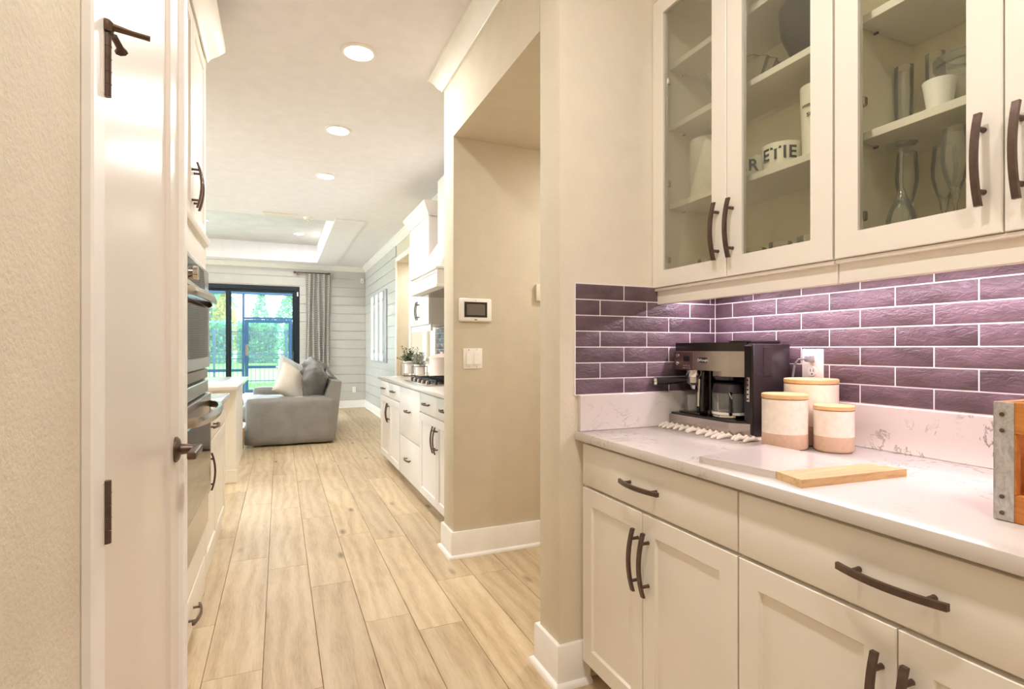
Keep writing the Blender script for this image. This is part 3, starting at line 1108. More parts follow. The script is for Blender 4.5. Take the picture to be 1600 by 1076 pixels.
for yy in (1.604, 1.618, 1.632):
    part('button', MB().lathe([(0, 0), (0.003, 0), (0.003, 0.003), (0, 0.003)], (1.4125, yy, 1.150), 10, 'x'), 'chrome', cp)
part('button_row', MB().box(1.4135, 1.416, 1.60, 1.64, 1.139, 1.1425, 0.001), 'chrome', cp)
bd = MB()
pts = []
for i in range(20):
    a = 2 * PI * i / 20
    pts.append((1.535 + 0.0165 * (1 if math.cos(a) > 0 else -1) + 0.011 * math.cos(a), 1.172 + 0.0115 * math.sin(a)))
bd.prism(pts, 'x', 1.4155, 1.4185)
badge = part('badge', bd, 'chrome', cm)
pts2 = [((p[0] - 1.535) * 0.88 + 1.535, (p[1] - 1.172) * 0.8 + 1.172) for p in pts]
part('badge_plate', MB().prism(pts2, 'x', 1.4148, 1.417), 'plum_plastic', badge)
tm = text_mesh("De'Longhi", 0.0125, 0.0003)
tm.materials.clear()
at('lettering', tm, 'plastic_white', badge, (1.4145, 1.535, 1.172), (PI / 2, 0, -PI / 2))
# espresso side
part('group_head', MB().lathe([(0, 1.135), (0.034, 1.135), (0.034, 1.115), (0.030, 1.105), (0, 1.105)], (1.46, 1.625, 0), 22), 'chrome', cm)
pf = part('portafilter', MB().lathe([(0, 1.105), (0.033, 1.105), (0.033, 1.085), (0.018, 1.075), (0.012, 1.060), (0, 1.060)], (1.46, 1.625, 0), 22), 'chrome', cm)
part('portafilter_handle', MB().tube([(1.44, 1.64, 1.094), (1.40, 1.665, 1.092), (1.33, 1.695, 1.089)], [0.010, 0.0145, 0.0165], 14), 'black_plastic', pf)
part('handle_cap', MB().tube([(1.331, 1.6945, 1.089), (1.322, 1.6985, 1.0886)], [0.0168, 0.0150], 14), 'chrome', pf)
part('steam_wand', MB().tube([(1.455, 1.58, 1.135), (1.438, 1.575, 1.10), (1.432, 1.573, 1.00)], [0.008, 0.008, 0.006], 10), 'chrome', cm)
part('frother_sleeve', MB().tube([(1.446, 1.56, 1.135), (1.436, 1.555, 1.09), (1.434, 1.554, 0.985)], 0.009, 10), 'black_plastic', cm)
part('divider_post', MB().box(1.45, 1.53, 1.535, 1.55, 0.969, 1.136, 0.003), 'black_plastic', cm)
part('brew_basket', MB().lathe([(0, 1.118), (0.058, 1.118), (0.05, 1.104), (0.03, 1.099), (0, 1.099)], (1.475, 1.468, 0), 26), 'black_plastic', cm)
gp = part('water_gauge', MB().box(1.4395, 1.444, MY0 + 0.008, MY0 + 0.020, 1.035, 1.118, 0.002), 'chrome', cm)
for q in range(5):
    part('gauge_mark', MB().lathe([(0, 0), (0.0032, 0), (0, 0.0015)], (1.4385, MY0 + 0.014, 1.045 + q * 0.0158), 8, 'x'), 'black_plastic', gp)
# cup and carafe that stand in the machine
cup('small_glass', 'glassware', 'small clear glass under the espresso spout of the coffee machine', 'glass', (1.452, 1.628, 0.976), vessel(0.022, 0.027, 0.062, 0.002), 22)
cc = (1.478, 1.468, 0.970)
cf = thing('carafe', 'glass coffee carafe with black lid on the machine warming plate', 'carafe', cc)
part('jug', MB().lathe([(0, 0), (0.054, 0), (0.060, 0.006), (0.060, 0.088), (0.055, 0.100), (0.052, 0.100), (0.057, 0.088), (0.057, 0.008), (0, 0.004)], cc, 30), 'glassware', cf)
part('jug_lid', MB().lathe([(0, 0.124), (0.045, 0.124), (0.055, 0.118), (0.0585, 0.102), (0.0615, 0.089), (0.0607, 0.088), (0.052, 0.101), (0, 0.103)], cc, 30), 'plum_plastic', cf)
part('white_band', MB().lathe([(0.0606, 0.012), (0.0612, 0.012), (0.0612, 0.021), (0.0606, 0.021), (0.0606, 0.012)], cc, 30), 'ceramic_white', cf)
part('foot_band', MB().lathe([(0.0, -0.0005), (0.0595, -0.0005), (0.0608, 0.003), (0.0608, 0.009), (0.0602, 0.01)], cc, 30), 'chrome', cf)
part('jug_handle', MB().tube([(1.44, 1.428, 1.056), (1.425, 1.412, 1.06), (1.42, 1.407, 1.04), (1.425, 1.412, 0.995), (1.437, 1.424, 0.985)], 0.006, 8), 'black_plastic', cf)

# tasselled runner under the machine
rn = thing('table_runner', 'cream cloth runner with knotted tassels under the coffee machine', 'runner', (1.47, 1.51, 0.9145))
part('cloth', MB().box(1.39, 1.60, 1.30, 1.698, 0.9145, 0.9178, 0.001), 'tassel', rn)
for q in range(15):
    u = q / 14
    y = 1.690 - u * 0.40
    x = 1.386 + (0.02 * u if u > 0.8 else 0)
    rr = random.random
    x1, y1 = x - 0.035 - 0.02 * rr(), y + 0.02 * (rr() - 0.3)
    part('tassel', MB().tube([(x + 0.012, y, 0.919), (x - 0.004, y + 0.003, 0.925), (x - 0.012, y + 0.004, 0.9225), (x - 0.022, y1 + 0.004, 0.923), (x1, y1, 0.9185), (x1 - 0.012, y1 - 0.006, 0.9165)], [0.003, 0.0085, 0.005, 0.0075, 0.006, 0.002], 8), 'tassel', rn)

# ------------------------------------------------------------------ canisters


def canister(lbl, x, y, r, h, band, lid):
    c = (x, y, 0.9142)
    t = thing('canister', lbl, 'canister', c, 'lidded kitchen canisters')
    k = 0.008
    part('body', MB().lathe([(0, band), (r, band), (r, h - lid), (0, h - lid)], c, 40), 'canister_cream', t)
    part('base_band', MB().lathe([(0, 0), (r - k, 0), (r - k * 0.35, k * 0.4), (r + 0.0002, k), (r + 0.0002, band), (0, band)], c, 40), 'canister_tan', t)
    part('lid', MB().lathe([(0, h - lid), (r - 0.004, h - lid + 0.0005), (r - 0.004, h - lid + 0.003), (r + 0.001, h - lid + 0.003), (r + 0.001, h - 0.002), (r - 0.001, h), (0, h)], c, 40), 'bamboo', t)


canister('large cream canister with wooden lid, behind the other two', 1.552, 1.2045, 0.077, 0.205, 0.062, 0.016)
canister('medium cream canister with wooden lid, left of the other two', 1.408, 1.181, 0.0635, 0.164, 0.047, 0.016)
canister('smallest cream canister with wooden lid, in front on the right', 1.495, 1.086, 0.0525, 0.135, 0.046, 0.015)

# ------------------------------------------------------------------ marble and wood serving board
sb = thing('serving_board', 'marble serving board with a mango-wood end lying on the counter', 'board', (1.18, 0.97, 0.9142))
part('marble_slab', MB().prism([(1.012, 1.110), (1.050, 0.905), (1.330, 0.876), (1.325, 1.178)], 'z', 0.9142, 0.931, 0.003), 'marble', sb)
part('wood_end', MB().prism([(1.0505, 0.904), (1.030, 0.822), (1.352, 0.800), (1.3305, 0.875)], 'z', 0.9142, 0.932, 0.004, 2), 'board_wood', sb)

# ------------------------------------------------------------------ wooden crate at the right edge
CX0, CX1, CY0, CY1, CZ0, CZ1 = 1.158, 1.42, 0.14, 0.542, 0.9145, 1.122
cr = thing('wooden_crate', 'wooden slat caddy with a galvanized riveted corner, cut by the right edge', 'crate', ((CX0 + CX1) / 2, (CY0 + CY1) / 2, CZ0))
for a, b in ((CZ0, CZ0 + 0.048), (CZ1 - 0.055, CZ1)):
    part('slat', MB().box(CX0 + 0.0015, CX0 + 0.015, CY0, CY1 - 0.002, a, b, 0.0015), 'crate_wood', cr)
    part('slat', MB().box(CX1 - 0.015, CX1 - 0.0015, CY0, CY1 - 0.002, a, b, 0.0015), 'crate_wood', cr)
part('end_board', MB().box(CX0 + 0.0155, CX1 - 0.0155, CY1 - 0.016, CY1 - 0.002, CZ0, CZ1, 0.0015), 'crate_wood', cr)
part('end_board', MB().box(CX0 + 0.0155, CX1 - 0.0155, CY0 + 0.002, CY0 + 0.016, CZ0, CZ1, 0.0015), 'crate_wood', cr)
part('corner_post', MB().box(CX0 + 0.0015, CX0 + 0.015, CY1 - 0.032, CY1 - 0.002, CZ0 + 0.0485, CZ1 - 0.0555), 'crate_wood', cr)
part('bottom_board', MB().box(CX0 + 0.0155, CX1 - 0.0155, CY0 + 0.0165, CY1 - 0.0165, CZ0, CZ0 + 0.01), 'crate_wood', cr)
mbk = MB().box(CX0, CX0 + 0.0014, CY1 - 0.0295, CY1, CZ0 + 0.001, CZ1 - 0.0005, 0.0006)
mbk.box(CX0, CX0 + 0.03, CY1 - 0.0018, CY1 - 0.0002, CZ0 + 0.001, CZ1 - 0.0005, 0.0006)
bk = part('corner_bracket', mbk, 'galvanized', cr)
for zz in (CZ0 + 0.014, CZ0 + 0.042, CZ1 - 0.05, CZ1 - 0.022):
    part('rivet', MB().lathe([(0, 0), (0.0035, 0), (0.0038, 0.0008), (0.002, 0.0025), (0, 0.0028)][::-1], (CX0 - 0.0024, CY1 - 0.013, zz), 10, 'x'), 'bronze', bk)
solo('soap_bottle', MB().lathe([(0, 0), (0.032, 0), (0.034, 0.004), (0.034, 0.20), (0.02, 0.225), (0.014, 0.24), (0.014, 0.262), (0, 0.262)], (1.30, 0.475, CZ0 + 0.0105), 24), 'soap_white', 'white bottle standing inside the wooden caddy', 'bottle')

# ------------------------------------------------------------------ outlet with plug and cable
ot = thing('wall_outlet', 'white electrical outlet on the plum tile behind the canisters', 'outlet', (1.644, 1.267, 1.163))
part('plate', MB().box(1.639, 1.6445, 1.228, 1.306, 1.105, 1.213, 0.002, 2), 'plastic_white', ot)
for zz in (1.183, 1.138):
    rc = part('receptacle', MB().lathe([(0, 0), (0.0155, 0), (0.017, 0.002), (0.017, 0.003), (0, 0.003)], (1.6372, 1.267, zz), 20, 'x'), 'plastic_white', ot)
    for dy in (-0.0055, 0.0055):
        part('slot', MB().box(1.6366, 1.638, 1.267 + dy - 0.0009, 1.267 + dy + 0.0009, zz - 0.001, zz + 0.008), 'dark_gap', rc)
    part('slot', MB().box(1.6366, 1.638, 1.265, 1.269, zz - 0.011, zz - 0.006), 'dark_gap', rc)
pg = thing('power_cord', 'grey plug and cord from the coffee machine in the tile outlet', 'cord', (1.625, 1.267, 1.176))
part('plug', MB().box(1.612, 1.6365, 1.256, 1.278, 1.170, 1.190, 0.004, 2), 'cable_grey', pg)
part('cord', MB().tube([(1.614, 1.270, 1.180), (1.606, 1.292, 1.178), (1.606, 1.308, 1.160), (1.61, 1.318, 1.12), (1.615, 1.326, 1.06), (1.62, 1.33, 1.0)], 0.0035, 8), 'cable_grey', pg)

# ------------------------------------------------------------------ thermostat wall
th = thing('security_panel', 'white wall touch panel with dark screen above the light switches', 'control panel', (1.055, YD, 1.372))
part('housing', MB().box(0.955, 1.157, YD - 0.026, YD - 0.0005, 1.372, 1.509, 0.01, 3), 'plastic_white', th)
sc = part('bezel', MB().box(0.985, 1.127, YD - 0.0275, YD - 0.0255, 1.397, 1.487, 0.001), 'black_plastic', th)
part('screen', MB().box(1.0, 1.112, YD - 0.0283, YD - 0.0272, 1.410, 1.474), 'screen_grey', sc)
part('button', MB().box(1.048, 1.064, YD - 0.0275, YD - 0.0258, 1.381, 1.386, 0.001), 'bronze', th)
part('sensor', MB().box(1.053, 1.058, YD - 0.0275, YD - 0.0258, 1.495, 1.4975), 'bronze', th)
sw = thing('light_switch', 'white double rocker light switch plate below the touch panel', 'light switch', (1.043, YD, 1.096))
part('plate', MB().box(0.985, 1.104, YD - 0.006, YD - 0.0005, 1.096, 1.216, 0.002, 2), 'plastic_white', sw)
for xc in (1.020, 1.069):
    part('rocker', MB().prism([(YD - 0.0061, 1.122), (YD - 0.0061, 1.190), (YD - 0.0075, 1.190), (YD - 0.0115, 1.122)], 'x', xc - 0.0165, xc + 0.0165, 0.0008), 'plastic_white', sw)
    for zz in (1.107, 1.206):
        part('screw', MB().lathe([(0, 0), (0.003, 0), (0.003, 0.0008), (0, 0.0008)][::-1], (xc, YD - 0.0068, zz), 8, 'y'), 'steel', sw)
tr_ = thing('wall_sensor', 'small white wall box half hidden behind the beige column', 'sensor', (1.495, YD, 1.508))
part('housing', MB().box(1.453, 1.54, YD - 0.022, YD - 0.0005, 1.508, 1.612, 0.006, 2), 'plastic_almond', tr_)

# ------------------------------------------------------------------ ceiling lights


def can_light(lbl, x, y, z, power, col, r=0.10, group='recessed ceiling lights'):
    t = thing('recessed_light', lbl, 'ceiling light', (x, y, z), group)
    part('trim_ring', MB().lathe([(r * 0.76, 0), (r * 0.80, -0.010), (r * 0.97, -0.007), (r, -0.0005), (r * 0.76, 0)], (x, y, z), 36), 'lens_trim', t)
    part('lens', MB().lathe([(0, -0.004), (r * 0.5, -0.0045), (r * 0.77, -0.003), (r * 0.77, -0.0005), (0, -0.0005)], (x, y, z), 32), 'lamp_lens', t)
    lamp('lamp', 'AREA', (x, y, z - 0.014), power, col, t, r * 1.5)
    return t


XLt = 0.41
can_light('recessed ceiling light nearest the camera, over the hall', XLt, 3.15, CEIL, CAN_W, WARM)
can_light('second recessed hall ceiling light, the middle one', XLt, 4.335, CEIL, CAN_W, WARM)
can_light('third and farthest recessed hall ceiling light', XLt, 5.536, CEIL, CAN_W, WARM)
can_light('added fill light in the ceiling, out of view near the camera', XLt, 0.75, CEIL, CAN_W * 1.15, WARM)  # unseen light, added as fill for the foreground
can_light('added fill light in the ceiling, unseen behind the camera', XLt, -0.45, CEIL, CAN_W * 1.15, WARM)  # second unseen fill light, added behind the camera
can_light('small recessed light in the raised tray ceiling, left one', -1.10, 9.55, TZ, CAN_W * 1.6, (1, 0.96, 0.92), 0.095, 'tray ceiling lights')
can_light('small recessed light in the raised tray ceiling, right one', 0.30, 10.05, TZ, CAN_W * 1.6, (1, 0.96, 0.92), 0.095, 'tray ceiling lights')
can_light('added fill light inside the far niche ceiling, out of view', 2.1, 7.85, 2.53, CAN_W * 0.7, WARM, 0.09)  # added light so the niche does not go black
can_light('added fill light inside the side passage ceiling, out of view', 2.1, 2.45, ZH, CAN_W * 1.1, WARM)  # added to brighten the passage walls, no fixture in view

can_light('added fill light over the island, hidden from view, nearer', -1.25, 4.7, CEIL, CAN_W * 1.2, WARM)  # hidden light, added to brighten the kitchen and great room
can_light('added fill light over the island, hidden from view, farther', -1.25, 6.4, CEIL, CAN_W * 1.2, WARM)  # farther of the two hidden lights added over the island
# ceiling vent and detector
vt = thing('ceiling_vent', 'white linear air vent on the ceiling before the raised tray', 'vent', (0.0, 7.33, CEIL))
part('frame', MB().shaker(lambda n_, a, z_: (a, z_, CEIL - 0.02 - n_), -0.19, 0.19, 7.27, 7.40, 0.014, 0.0195, 0, True, 0.002), 'plastic_white', vt)
for q in range(5):
    yy = 7.292 + q * 0.0215
    part('louvre', MB().prism([(yy, CEIL - 0.006), (yy + 0.003, CEIL - 0.006), (yy + 0.014, CEIL - 0.018), (yy + 0.011, CEIL - 0.018)], 'x', -0.176, 0.176), 'plastic_almond', vt)
sd = thing('smoke_detector', 'round white smoke detector on the ceiling beside the air vent', 'smoke detector', (0.33, 7.36, CEIL))
part('housing', MB().lathe([(0, -0.045), (0.035, -0.044), (0.052, -0.03), (0.06, -0.012), (0.06, -0.0005), (0, -0.0005)], (0.33, 7.36, CEIL), 26), 'plastic_white', sd)
part('vent_ring', MB().lathe([(0.036, -0.0455), (0.041, -0.043), (0.036, -0.043), (0.036, -0.0455)], (0.33, 7.36, CEIL), 26), 'steel_dark', sd)

# ------------------------------------------------------------------ far kitchen run on the right
def pair(y0, y1, z0, z1):
    m = (y0 + y1) / 2
    return [('door', m + g / 2, y1 - g, z0, z1, ('v', m + 0.027, 0.572)), ('door', y0 + g, m - g / 2, z0, z1, ('v', m - 0.027, 0.572))]


K0, K1, K2, K3 = YE + 0.001, 4.184, 4.946, 5.975
m1, m3 = 3.69, 5.50
base_cab('white base cabinet of the far run, nearest, beside the passage wall', K0, K1,
         [('drawer', m1 + g, K1 - g, RZ0, RZ1, ('h', (m1 + K1) / 2, 0.80)), ('drawer', K0 + g, m1 - g, RZ0, RZ1, ('h', (K0 + m1) / 2, 0.80)),
          ('door', m1 + g / 2, K1 - g, DZ0, DZ1, ('v', m1 + 0.03, 0.572)), ('door', K0 + g, m1 - g / 2, DZ0, DZ1, ('v', m1 - 0.03, 0.572))], 'cabinet_white', back=1.645, group='far kitchen base cabinets')
base_cab('white base cabinet with two deep drawers under the cooktop', K1, K2,
         [('drawer', K1 + g, K2 - g, 0.445, RZ1, ('h', (K1 + K2) / 2, 0.68)), ('drawer', K1 + g, K2 - g, DZ0, 0.437, ('h', (K1 + K2) / 2, 0.27))], 'cabinet_white', back=1.645, group='far kitchen base cabinets')
base_cab('white base cabinet of the far run, last one under the potted plants', K2, K3,
         [('drawer', m3 + g, K3 - g, RZ0, RZ1, ('h', (m3 + K3) / 2, 0.80)), ('drawer', K2 + g, m3 - g, RZ0, RZ1, ('h', (K2 + m3) / 2, 0.80))] + pair(K2 + 0.02, K3, DZ0, DZ1), 'cabinet_white', back=1.645, group='far kitchen base cabinets')
countertop('white countertop of the far run with cooktop and potted plants', XC, XR - 0.001, YE + 0.001, 6.0)
# plum tile on the far wall
struct('grout_bed', MB().box(XR - 0.0078, XR, YE, 6.0, 0.915, 1.45), 'grout', wall_kit)
for r in range(9):
    zc = 0.917 + (r + 0.5) * TP
    ya = 5.995 - (0.10 if r % 2 else 0)
    if r % 2:
        at('tile', tile_mesh(0.10, TP, 'y'), 'tile_plum', wall_kit, (XR - 0.001, 5.945, zc))
    while ya > YE + 0.25:
        at('tile', tile_mesh(0.205, TP, 'y'), 'tile_plum', wall_kit, (XR - 0.001, ya - 0.1025, zc))
        ya -= 0.205

# wall cabinet beyond the hood
HY0, HY1 = 4.19, 5.10
XU2 = 1.32
wc = thing('wall_cabinet', 'tall white wall cabinet with panel doors beyond the range hood', 'cabinet', (1.48, 5.52, 1.45))
part('carcass', MB().box(XU2 + 0.021, XR - 0.001, 5.11, 5.94, 1.45, 2.52, 0.001), 'cabinet_white', wc)
for a0, a1, hy in ((5.5275, 5.938, 5.555), (5.112, 5.5225, 5.495)):
    d = part('door', MB().shaker(lambda n_, a, z_: (XU2 - n_, a, z_), a0, a1, 1.452, 2.50, 0.057, 0.02, 0.008), 'cabinet_white', wc)
    at('handle', HM, None, d, (XU2, hy, 1.60), VERT)
part('end_panel', MB().shaker(lambda n_, a, z_: (a, 5.1095 - n_, z_), XU2 + 0.022, XR - 0.002, 1.452, 2.50, 0.05, 0.012, 0.006), 'cabinet_white', wc)
part('light_rail', MB().box(XU2 + 0.02, XU2 + 0.04, 5.11, 5.94, 1.385, 1.45, 0.002), 'cabinet_white', wc)
CAB_CR = [(0, 2.50), (0.006, 2.50), (0.012, 2.52), (0.03, 2.55), (0.055, 2.60), (0.062, 2.615), (0.062, 2.63), (0, 2.63)]
part('crown', MB().sweep([(XR - 0.002, 5.098), (XU2, 5.098), (XU2, 5.94), (XR - 0.002, 5.94)], CAB_CR), 'cabinet_white', wc)

# range hood
hood = thing('range_hood', 'white paneled wooden range hood over the cooktop', 'range hood', (1.4, 4.645, 1.71))
hb = MB().shaker(lambda n_, a, z_: (1.15 - n_, a, z_), HY0, HY1, 1.735, 1.852, 0.022, 0.018, 0.006)
part('front_panel', hb, 'cabinet_white', hood)
part('box', MB().box(1.169, XR - 0.001, HY0 + 0.001, HY1 - 0.001, 1.725, 1.852, 0.001), 'cabinet_white', hood)
part('bottom_bead', MB().box(1.144, XR - 0.001, HY0 - 0.006, HY1 + 0.006, 1.709, 1.733, 0.004, 2), 'cabinet_white', hood)
part('top_bead', MB().box(1.138, XR - 0.001, HY0 - 0.012, HY1 + 0.012, 1.853, 1.875, 0.006, 2), 'cabinet_white', hood)
mbh = MB()
lo = [(1.175, HY0 + 0.02), (XR - 0.001, HY0 + 0.02), (XR - 0.001, HY1 - 0.02), (1.175, HY1 - 0.02)]
hi = [(1.36, HY0 + 0.17), (XR - 0.001, HY0 + 0.17), (XR - 0.001, HY1 - 0.17), (1.36, HY1 - 0.17)]
a = [mbh.bm.verts.new((x, y, 1.876)) for x, y in lo]
b = [mbh.bm.verts.new((x, y, 2.20)) for x, y in hi]
c = [mbh.bm.verts.new((x, y, 2.78)) for x, y in hi]
for p, q in ((a, b), (b, c)):
    for i in range(4):
        mbh.bm.faces.new((p[i], p[(i + 1) % 4], q[(i + 1) % 4], q[i]))
mbh.bm.faces.new(a[::-1])
mbh.bm.faces.new(c)
part('canopy', mbh, 'cabinet_white', hood)
part('intake_grille', MB().box(1.22, 1.58, HY0 + 0.08, HY1 - 0.08, 1.700, 1.709, 0.002), 'steel', hood)

# gas cooktop
ck = thing('gas_cooktop', 'stainless gas cooktop with black grates under the hood', 'cooktop', (1.31, 4.60, 0.9145))
part('tray', MB().box(1.06, 1.57, 4.20, 4.98, 0.9145, 0.926, 0.004, 2), 'steel', ck)
for i in range(3):
    y0 = 4.225 + i * 0.245
    gm = MB()
    for yy in (y0, y0 + 0.11, y0 + 0.22):
        gm.box(1.15, 1.55, yy - 0.006, yy + 0.006, 0.946, 0.960, 0.002)
    for xx in (1.155, 1.28, 1.42, 1.545):
        gm.box(xx - 0.006, xx + 0.006, y0 - 0.006, y0 + 0.226, 0.9445, 0.9585, 0.002)
    for xx in (1.155, 1.545):
        for yy in (y0, y0 + 0.22):
            gm.box(xx - 0.007, xx + 0.007, yy - 0.007, yy + 0.007, 0.926, 0.95)
    gr = part('grate', gm, 'cast_iron', ck)
    for xx in (1.25, 1.45):
        part('burner', MB().lathe([(0, 0.926), (0.045, 0.926), (0.045, 0.934), (0.034, 0.936), (0.034, 0.942), (0, 0.943)], (xx, y0 + 0.11, 0), 18), 'cast_iron', ck)
for i in range(5):
    part('knob', MB().lathe([(0, 0.926), (0.021, 0.926), (0.019, 0.95), (0.016, 0.953), (0, 0.953)], (1.105, 4.30 + i * 0.145, 0), 16), 'steel_dark', ck)


# potted plants in wire stands
def leaf(mb, p, d, L, W):
    d = d.normalized()
    s_ = d.cross(Vector((0, 0, 1)))
    if s_.length < 0.1:
        s_ = Vector((1, 0, 0))
    s_.normalize()
    n_ = s_.cross(d)
    v = [mb.bm.verts.new(p), mb.bm.verts.new(p + d * L * 0.5 + s_ * W + n_ * W * 0.4), mb.bm.verts.new(p + d * L), mb.bm.verts.new(p + d * L * 0.5 - s_ * W + n_ * W * 0.4)]
    mb.bm.faces.new(v)


def plant(lbl, x, y, s, mat, nst, seed):
    rnd = random.Random(seed)
    c = (x, y, 0.9145)
    t = thing('potted_plant', lbl, 'plant', c, 'potted plants on the far countertop')
    part('pot', MB().lathe([(0, 0.03), (0.05 * s, 0.03), (0.056 * s, 0.035), (0.058 * s, 0.125 * s + 0.02), (0.052 * s, 0.125 * s + 0.02), (0.05 * s, 0.1 * s), (0, 0.1 * s)], c, 24), 'pot_white', t)
    wm = MB()
    w = 0.066 * s
    for zz in (0.004, 0.125 * s):
        wm.tube([(x - w, y - w, c[2] + zz), (x + w, y - w, c[2] + zz), (x + w, y + w, c[2] + zz), (x - w, y + w, c[2] + zz), (x - w, y - w, c[2] + zz)], 0.003, 5)
    for sx in (-1, 1):
        for sy in (-1, 1):
            wm.tube([(x + sx * w, y + sy * w, c[2] + 0.001), (x + sx * w, y + sy * w, c[2] + 0.125 * s)], 0.003, 5)
    part('wire_stand', wm, 'bronze', t)
    fm = MB()
    top = c[2] + 0.11 * s
    for i in range(nst):
        a = rnd.uniform(0, 2 * PI)
        tilt = rnd.uniform(0.1, 1.15)
        L = rnd.uniform(0.09, 0.19) * s
        p = Vector((x, y, top))
        d = Vector((math.cos(a) * math.sin(tilt), math.sin(a) * math.sin(tilt), math.cos(tilt)))
        n = 9
        for k in range(n):
            q = p + d * L * (k + 1) / n
            for w_ in (0, 1):
                aa = rnd.uniform(0, 2 * PI)
                dd = d * 0.6 + Vector((math.cos(aa), math.sin(aa), rnd.uniform(-0.2, 0.5)))
                leaf(fm, q, dd, rnd.uniform(0.022, 0.038) * s, 0.007 * s)
    part('foliage', fm, mat, t)


plant('green leafy plant in a white pot with a dark wire stand, farther one', 1.30, 5.86, 1.15, 'leaf_dark', 34, 3)
plant('pale grey-leaved plant in a white pot with a wire stand, nearer one', 1.31, 5.44, 0.95, 'leaf_pale', 34, 5)
pc = (1.48, 5.19, 0.9145)
pk = thing('pink_canister', 'large pale pink canister with domed lid beside the cooktop', 'canister', pc)
part('body', MB().lathe([(0, 0), (0.125, 0), (0.13, 0.006), (0.13, 0.20), (0, 0.20)], pc, 36), 'pink_can', pk)
part('lid', MB().lathe([(0, 0.201), (0.135, 0.201), (0.136, 0.215), (0.11, 0.235), (0.04, 0.248), (0.02, 0.252), (0.02, 0.268), (0, 0.27)], pc, 36), 'pink_can', pk)
solo('pump_bottle', MB().lathe([(0, 0), (0.03, 0), (0.032, 0.01), (0.032, 0.20), (0.018, 0.235), (0.015, 0.30), (0, 0.302)], (1.595, 5.01, 0.9145), 20), 'soap_white', 'slim white bottle behind the cooktop near the tiled wall', 'bottle')

# carved wall art on the shiplap wall
ay0, ay1, az0, az1 = 9.02, 10.50, 0.975, 2.20
art = thing('wall_art', 'white carved three-panel wall art on the shiplap wall', 'wall art', (XR - 0.02, (ay0 + ay1) / 2, az0))
part('back_board', MB().box(XR - 0.042, XR - 0.0145, ay0, ay1, az0, az1, 0.002), 'art_back', art)
for q in range(3):
    yc = ay0 + 0.27 + q * 0.475
    pts = []
    for i in range(25):
        u = i / 24
        w = 0.20 - 0.085 * math.sin(u * PI) ** 0.6 - (0.05 * (1 - abs(math.sin(u * PI * 8))) if (u < 0.13 or u > 0.87) else 0)
        pts.append((w, az0 + 0.03 + u * (az1 - az0 - 0.06)))
    out = [(yc - w, z_) for w, z_ in pts] + [(yc + w, z_) for w, z_ in reversed(pts)]
    part('carved_panel', MB().prism(out, 'x', XR - 0.075, XR - 0.043, 0.004), 'art_white', art)

md = thing('motion_sensor', 'tiny white motion sensor high in the far shiplap corner', 'sensor', (1.565, YB - 0.03, 2.565))
part('housing', MB().box(1.535, 1.60, YB - 0.05, YB - 0.0145, 2.565, 2.665, 0.01, 2), 'plastic_white', md)
part('eye', MB().lathe([(0, -0.002), (0.012, -0.001), (0.014, 0.0), (0, 0.0)], (1.5675, YB - 0.0505, 2.60), 12, 'y'), 'pillow_grey', md)
fo = thing('wall_outlet', 'white outlet low on the far shiplap wall beside the sofa', 'outlet', (1.41, YB - 0.014, 0.30))
part('plate', MB().box(1.373, 1.447, YB - 0.021, YB - 0.0145, 0.31, 0.43, 0.002), 'plastic_white', fo)
for zz in (0.35, 0.39):
    part('receptacle', MB().lathe([(0, -0.003), (0.015, -0.002), (0.016, 0), (0, 0)], (1.41, YB - 0.0212, zz), 14, 'y'), 'plastic_almond', fo)

# ------------------------------------------------------------------ sliding glass door
sl = struct('door_2', MB().shaker(lambda n_, a, z_: (a, YB - 0.004 - n_, z_), SDX0, SDX1, 0.0, SDZ, 0.085, 0.11, 0, True, 0.003), 'frame_blueblack')
sl['label'] = 'dark framed sliding glass door to the garden'
for x0, x1, yo in ((-2.62, -1.70, 0.03), (-1.75, -0.85, 0.06), (-0.945, 0.28, 0.03)):
    p = struct('sash', MB().shaker(lambda n_, a, z_: (a, YB + yo - n_, z_), x0, x1, 0.02, SDZ - 0.085, 0.05 if x1 > 0 else 0.045, 0.028, 0, True, 0.002), 'frame_blueblack', sl)
    struct('pane', MB().box(x0 + 0.04, x1 - 0.04, YB + yo + 0.010, YB + yo + 0.016, 0.06, SDZ - 0.12), 'door_glass', p)
struct('pull_handle', MB().box(0.245, 0.272, YB - 0.012, YB + 0.0, 0.95, 1.17, 0.004), 'black_plastic', sl)
al = thing('door_sensor', 'small white alarm contact at the top corner of the glass door', 'sensor', (0.325, YB - 0.01, 2.26))
part('housing', MB().box(0.312, 0.337, YB - 0.026, YB - 0.0045, 2.25, 2.335, 0.004), 'plastic_white', al)

# curtain and rod
rod = thing('curtain_rod', 'short dark metal curtain rod above the curtain', 'curtain rod', (0.6, YB - 0.1, 2.71))
part('rod', MB().tube([(0.285, YB - 0.095, 2.715), (0.895, YB - 0.095, 2.715)], 0.014, 12), 'bronze', rod)
for x in (0.27, 0.91):
    part('finial', MB().lathe([(0, -0.028), (0.018, -0.02), (0.026, 0), (0.018, 0.02), (0, 0.028)], (x, YB - 0.095, 2.715), 14, 'x'), 'bronze', rod)
for x in (0.315, 0.82):
    part('bracket', MB().box(x - 0.011, x + 0.011, YB - 0.11, YB - 0.015, 2.67, 2.700, 0.004), 'bronze', rod)


def cur(u, v):
    x = 0.47 + 0.46 * u + 0.012 * math.sin(v * 5 + u * 9)
    w = math.sin(u * 2 * PI * 5.0 + 0.4 * math.sin(v * 3))
    return (x, YB - 0.095 + 0.05 * w * (0.75 + 0.25 * v), 2.70 - 2.68 * v)


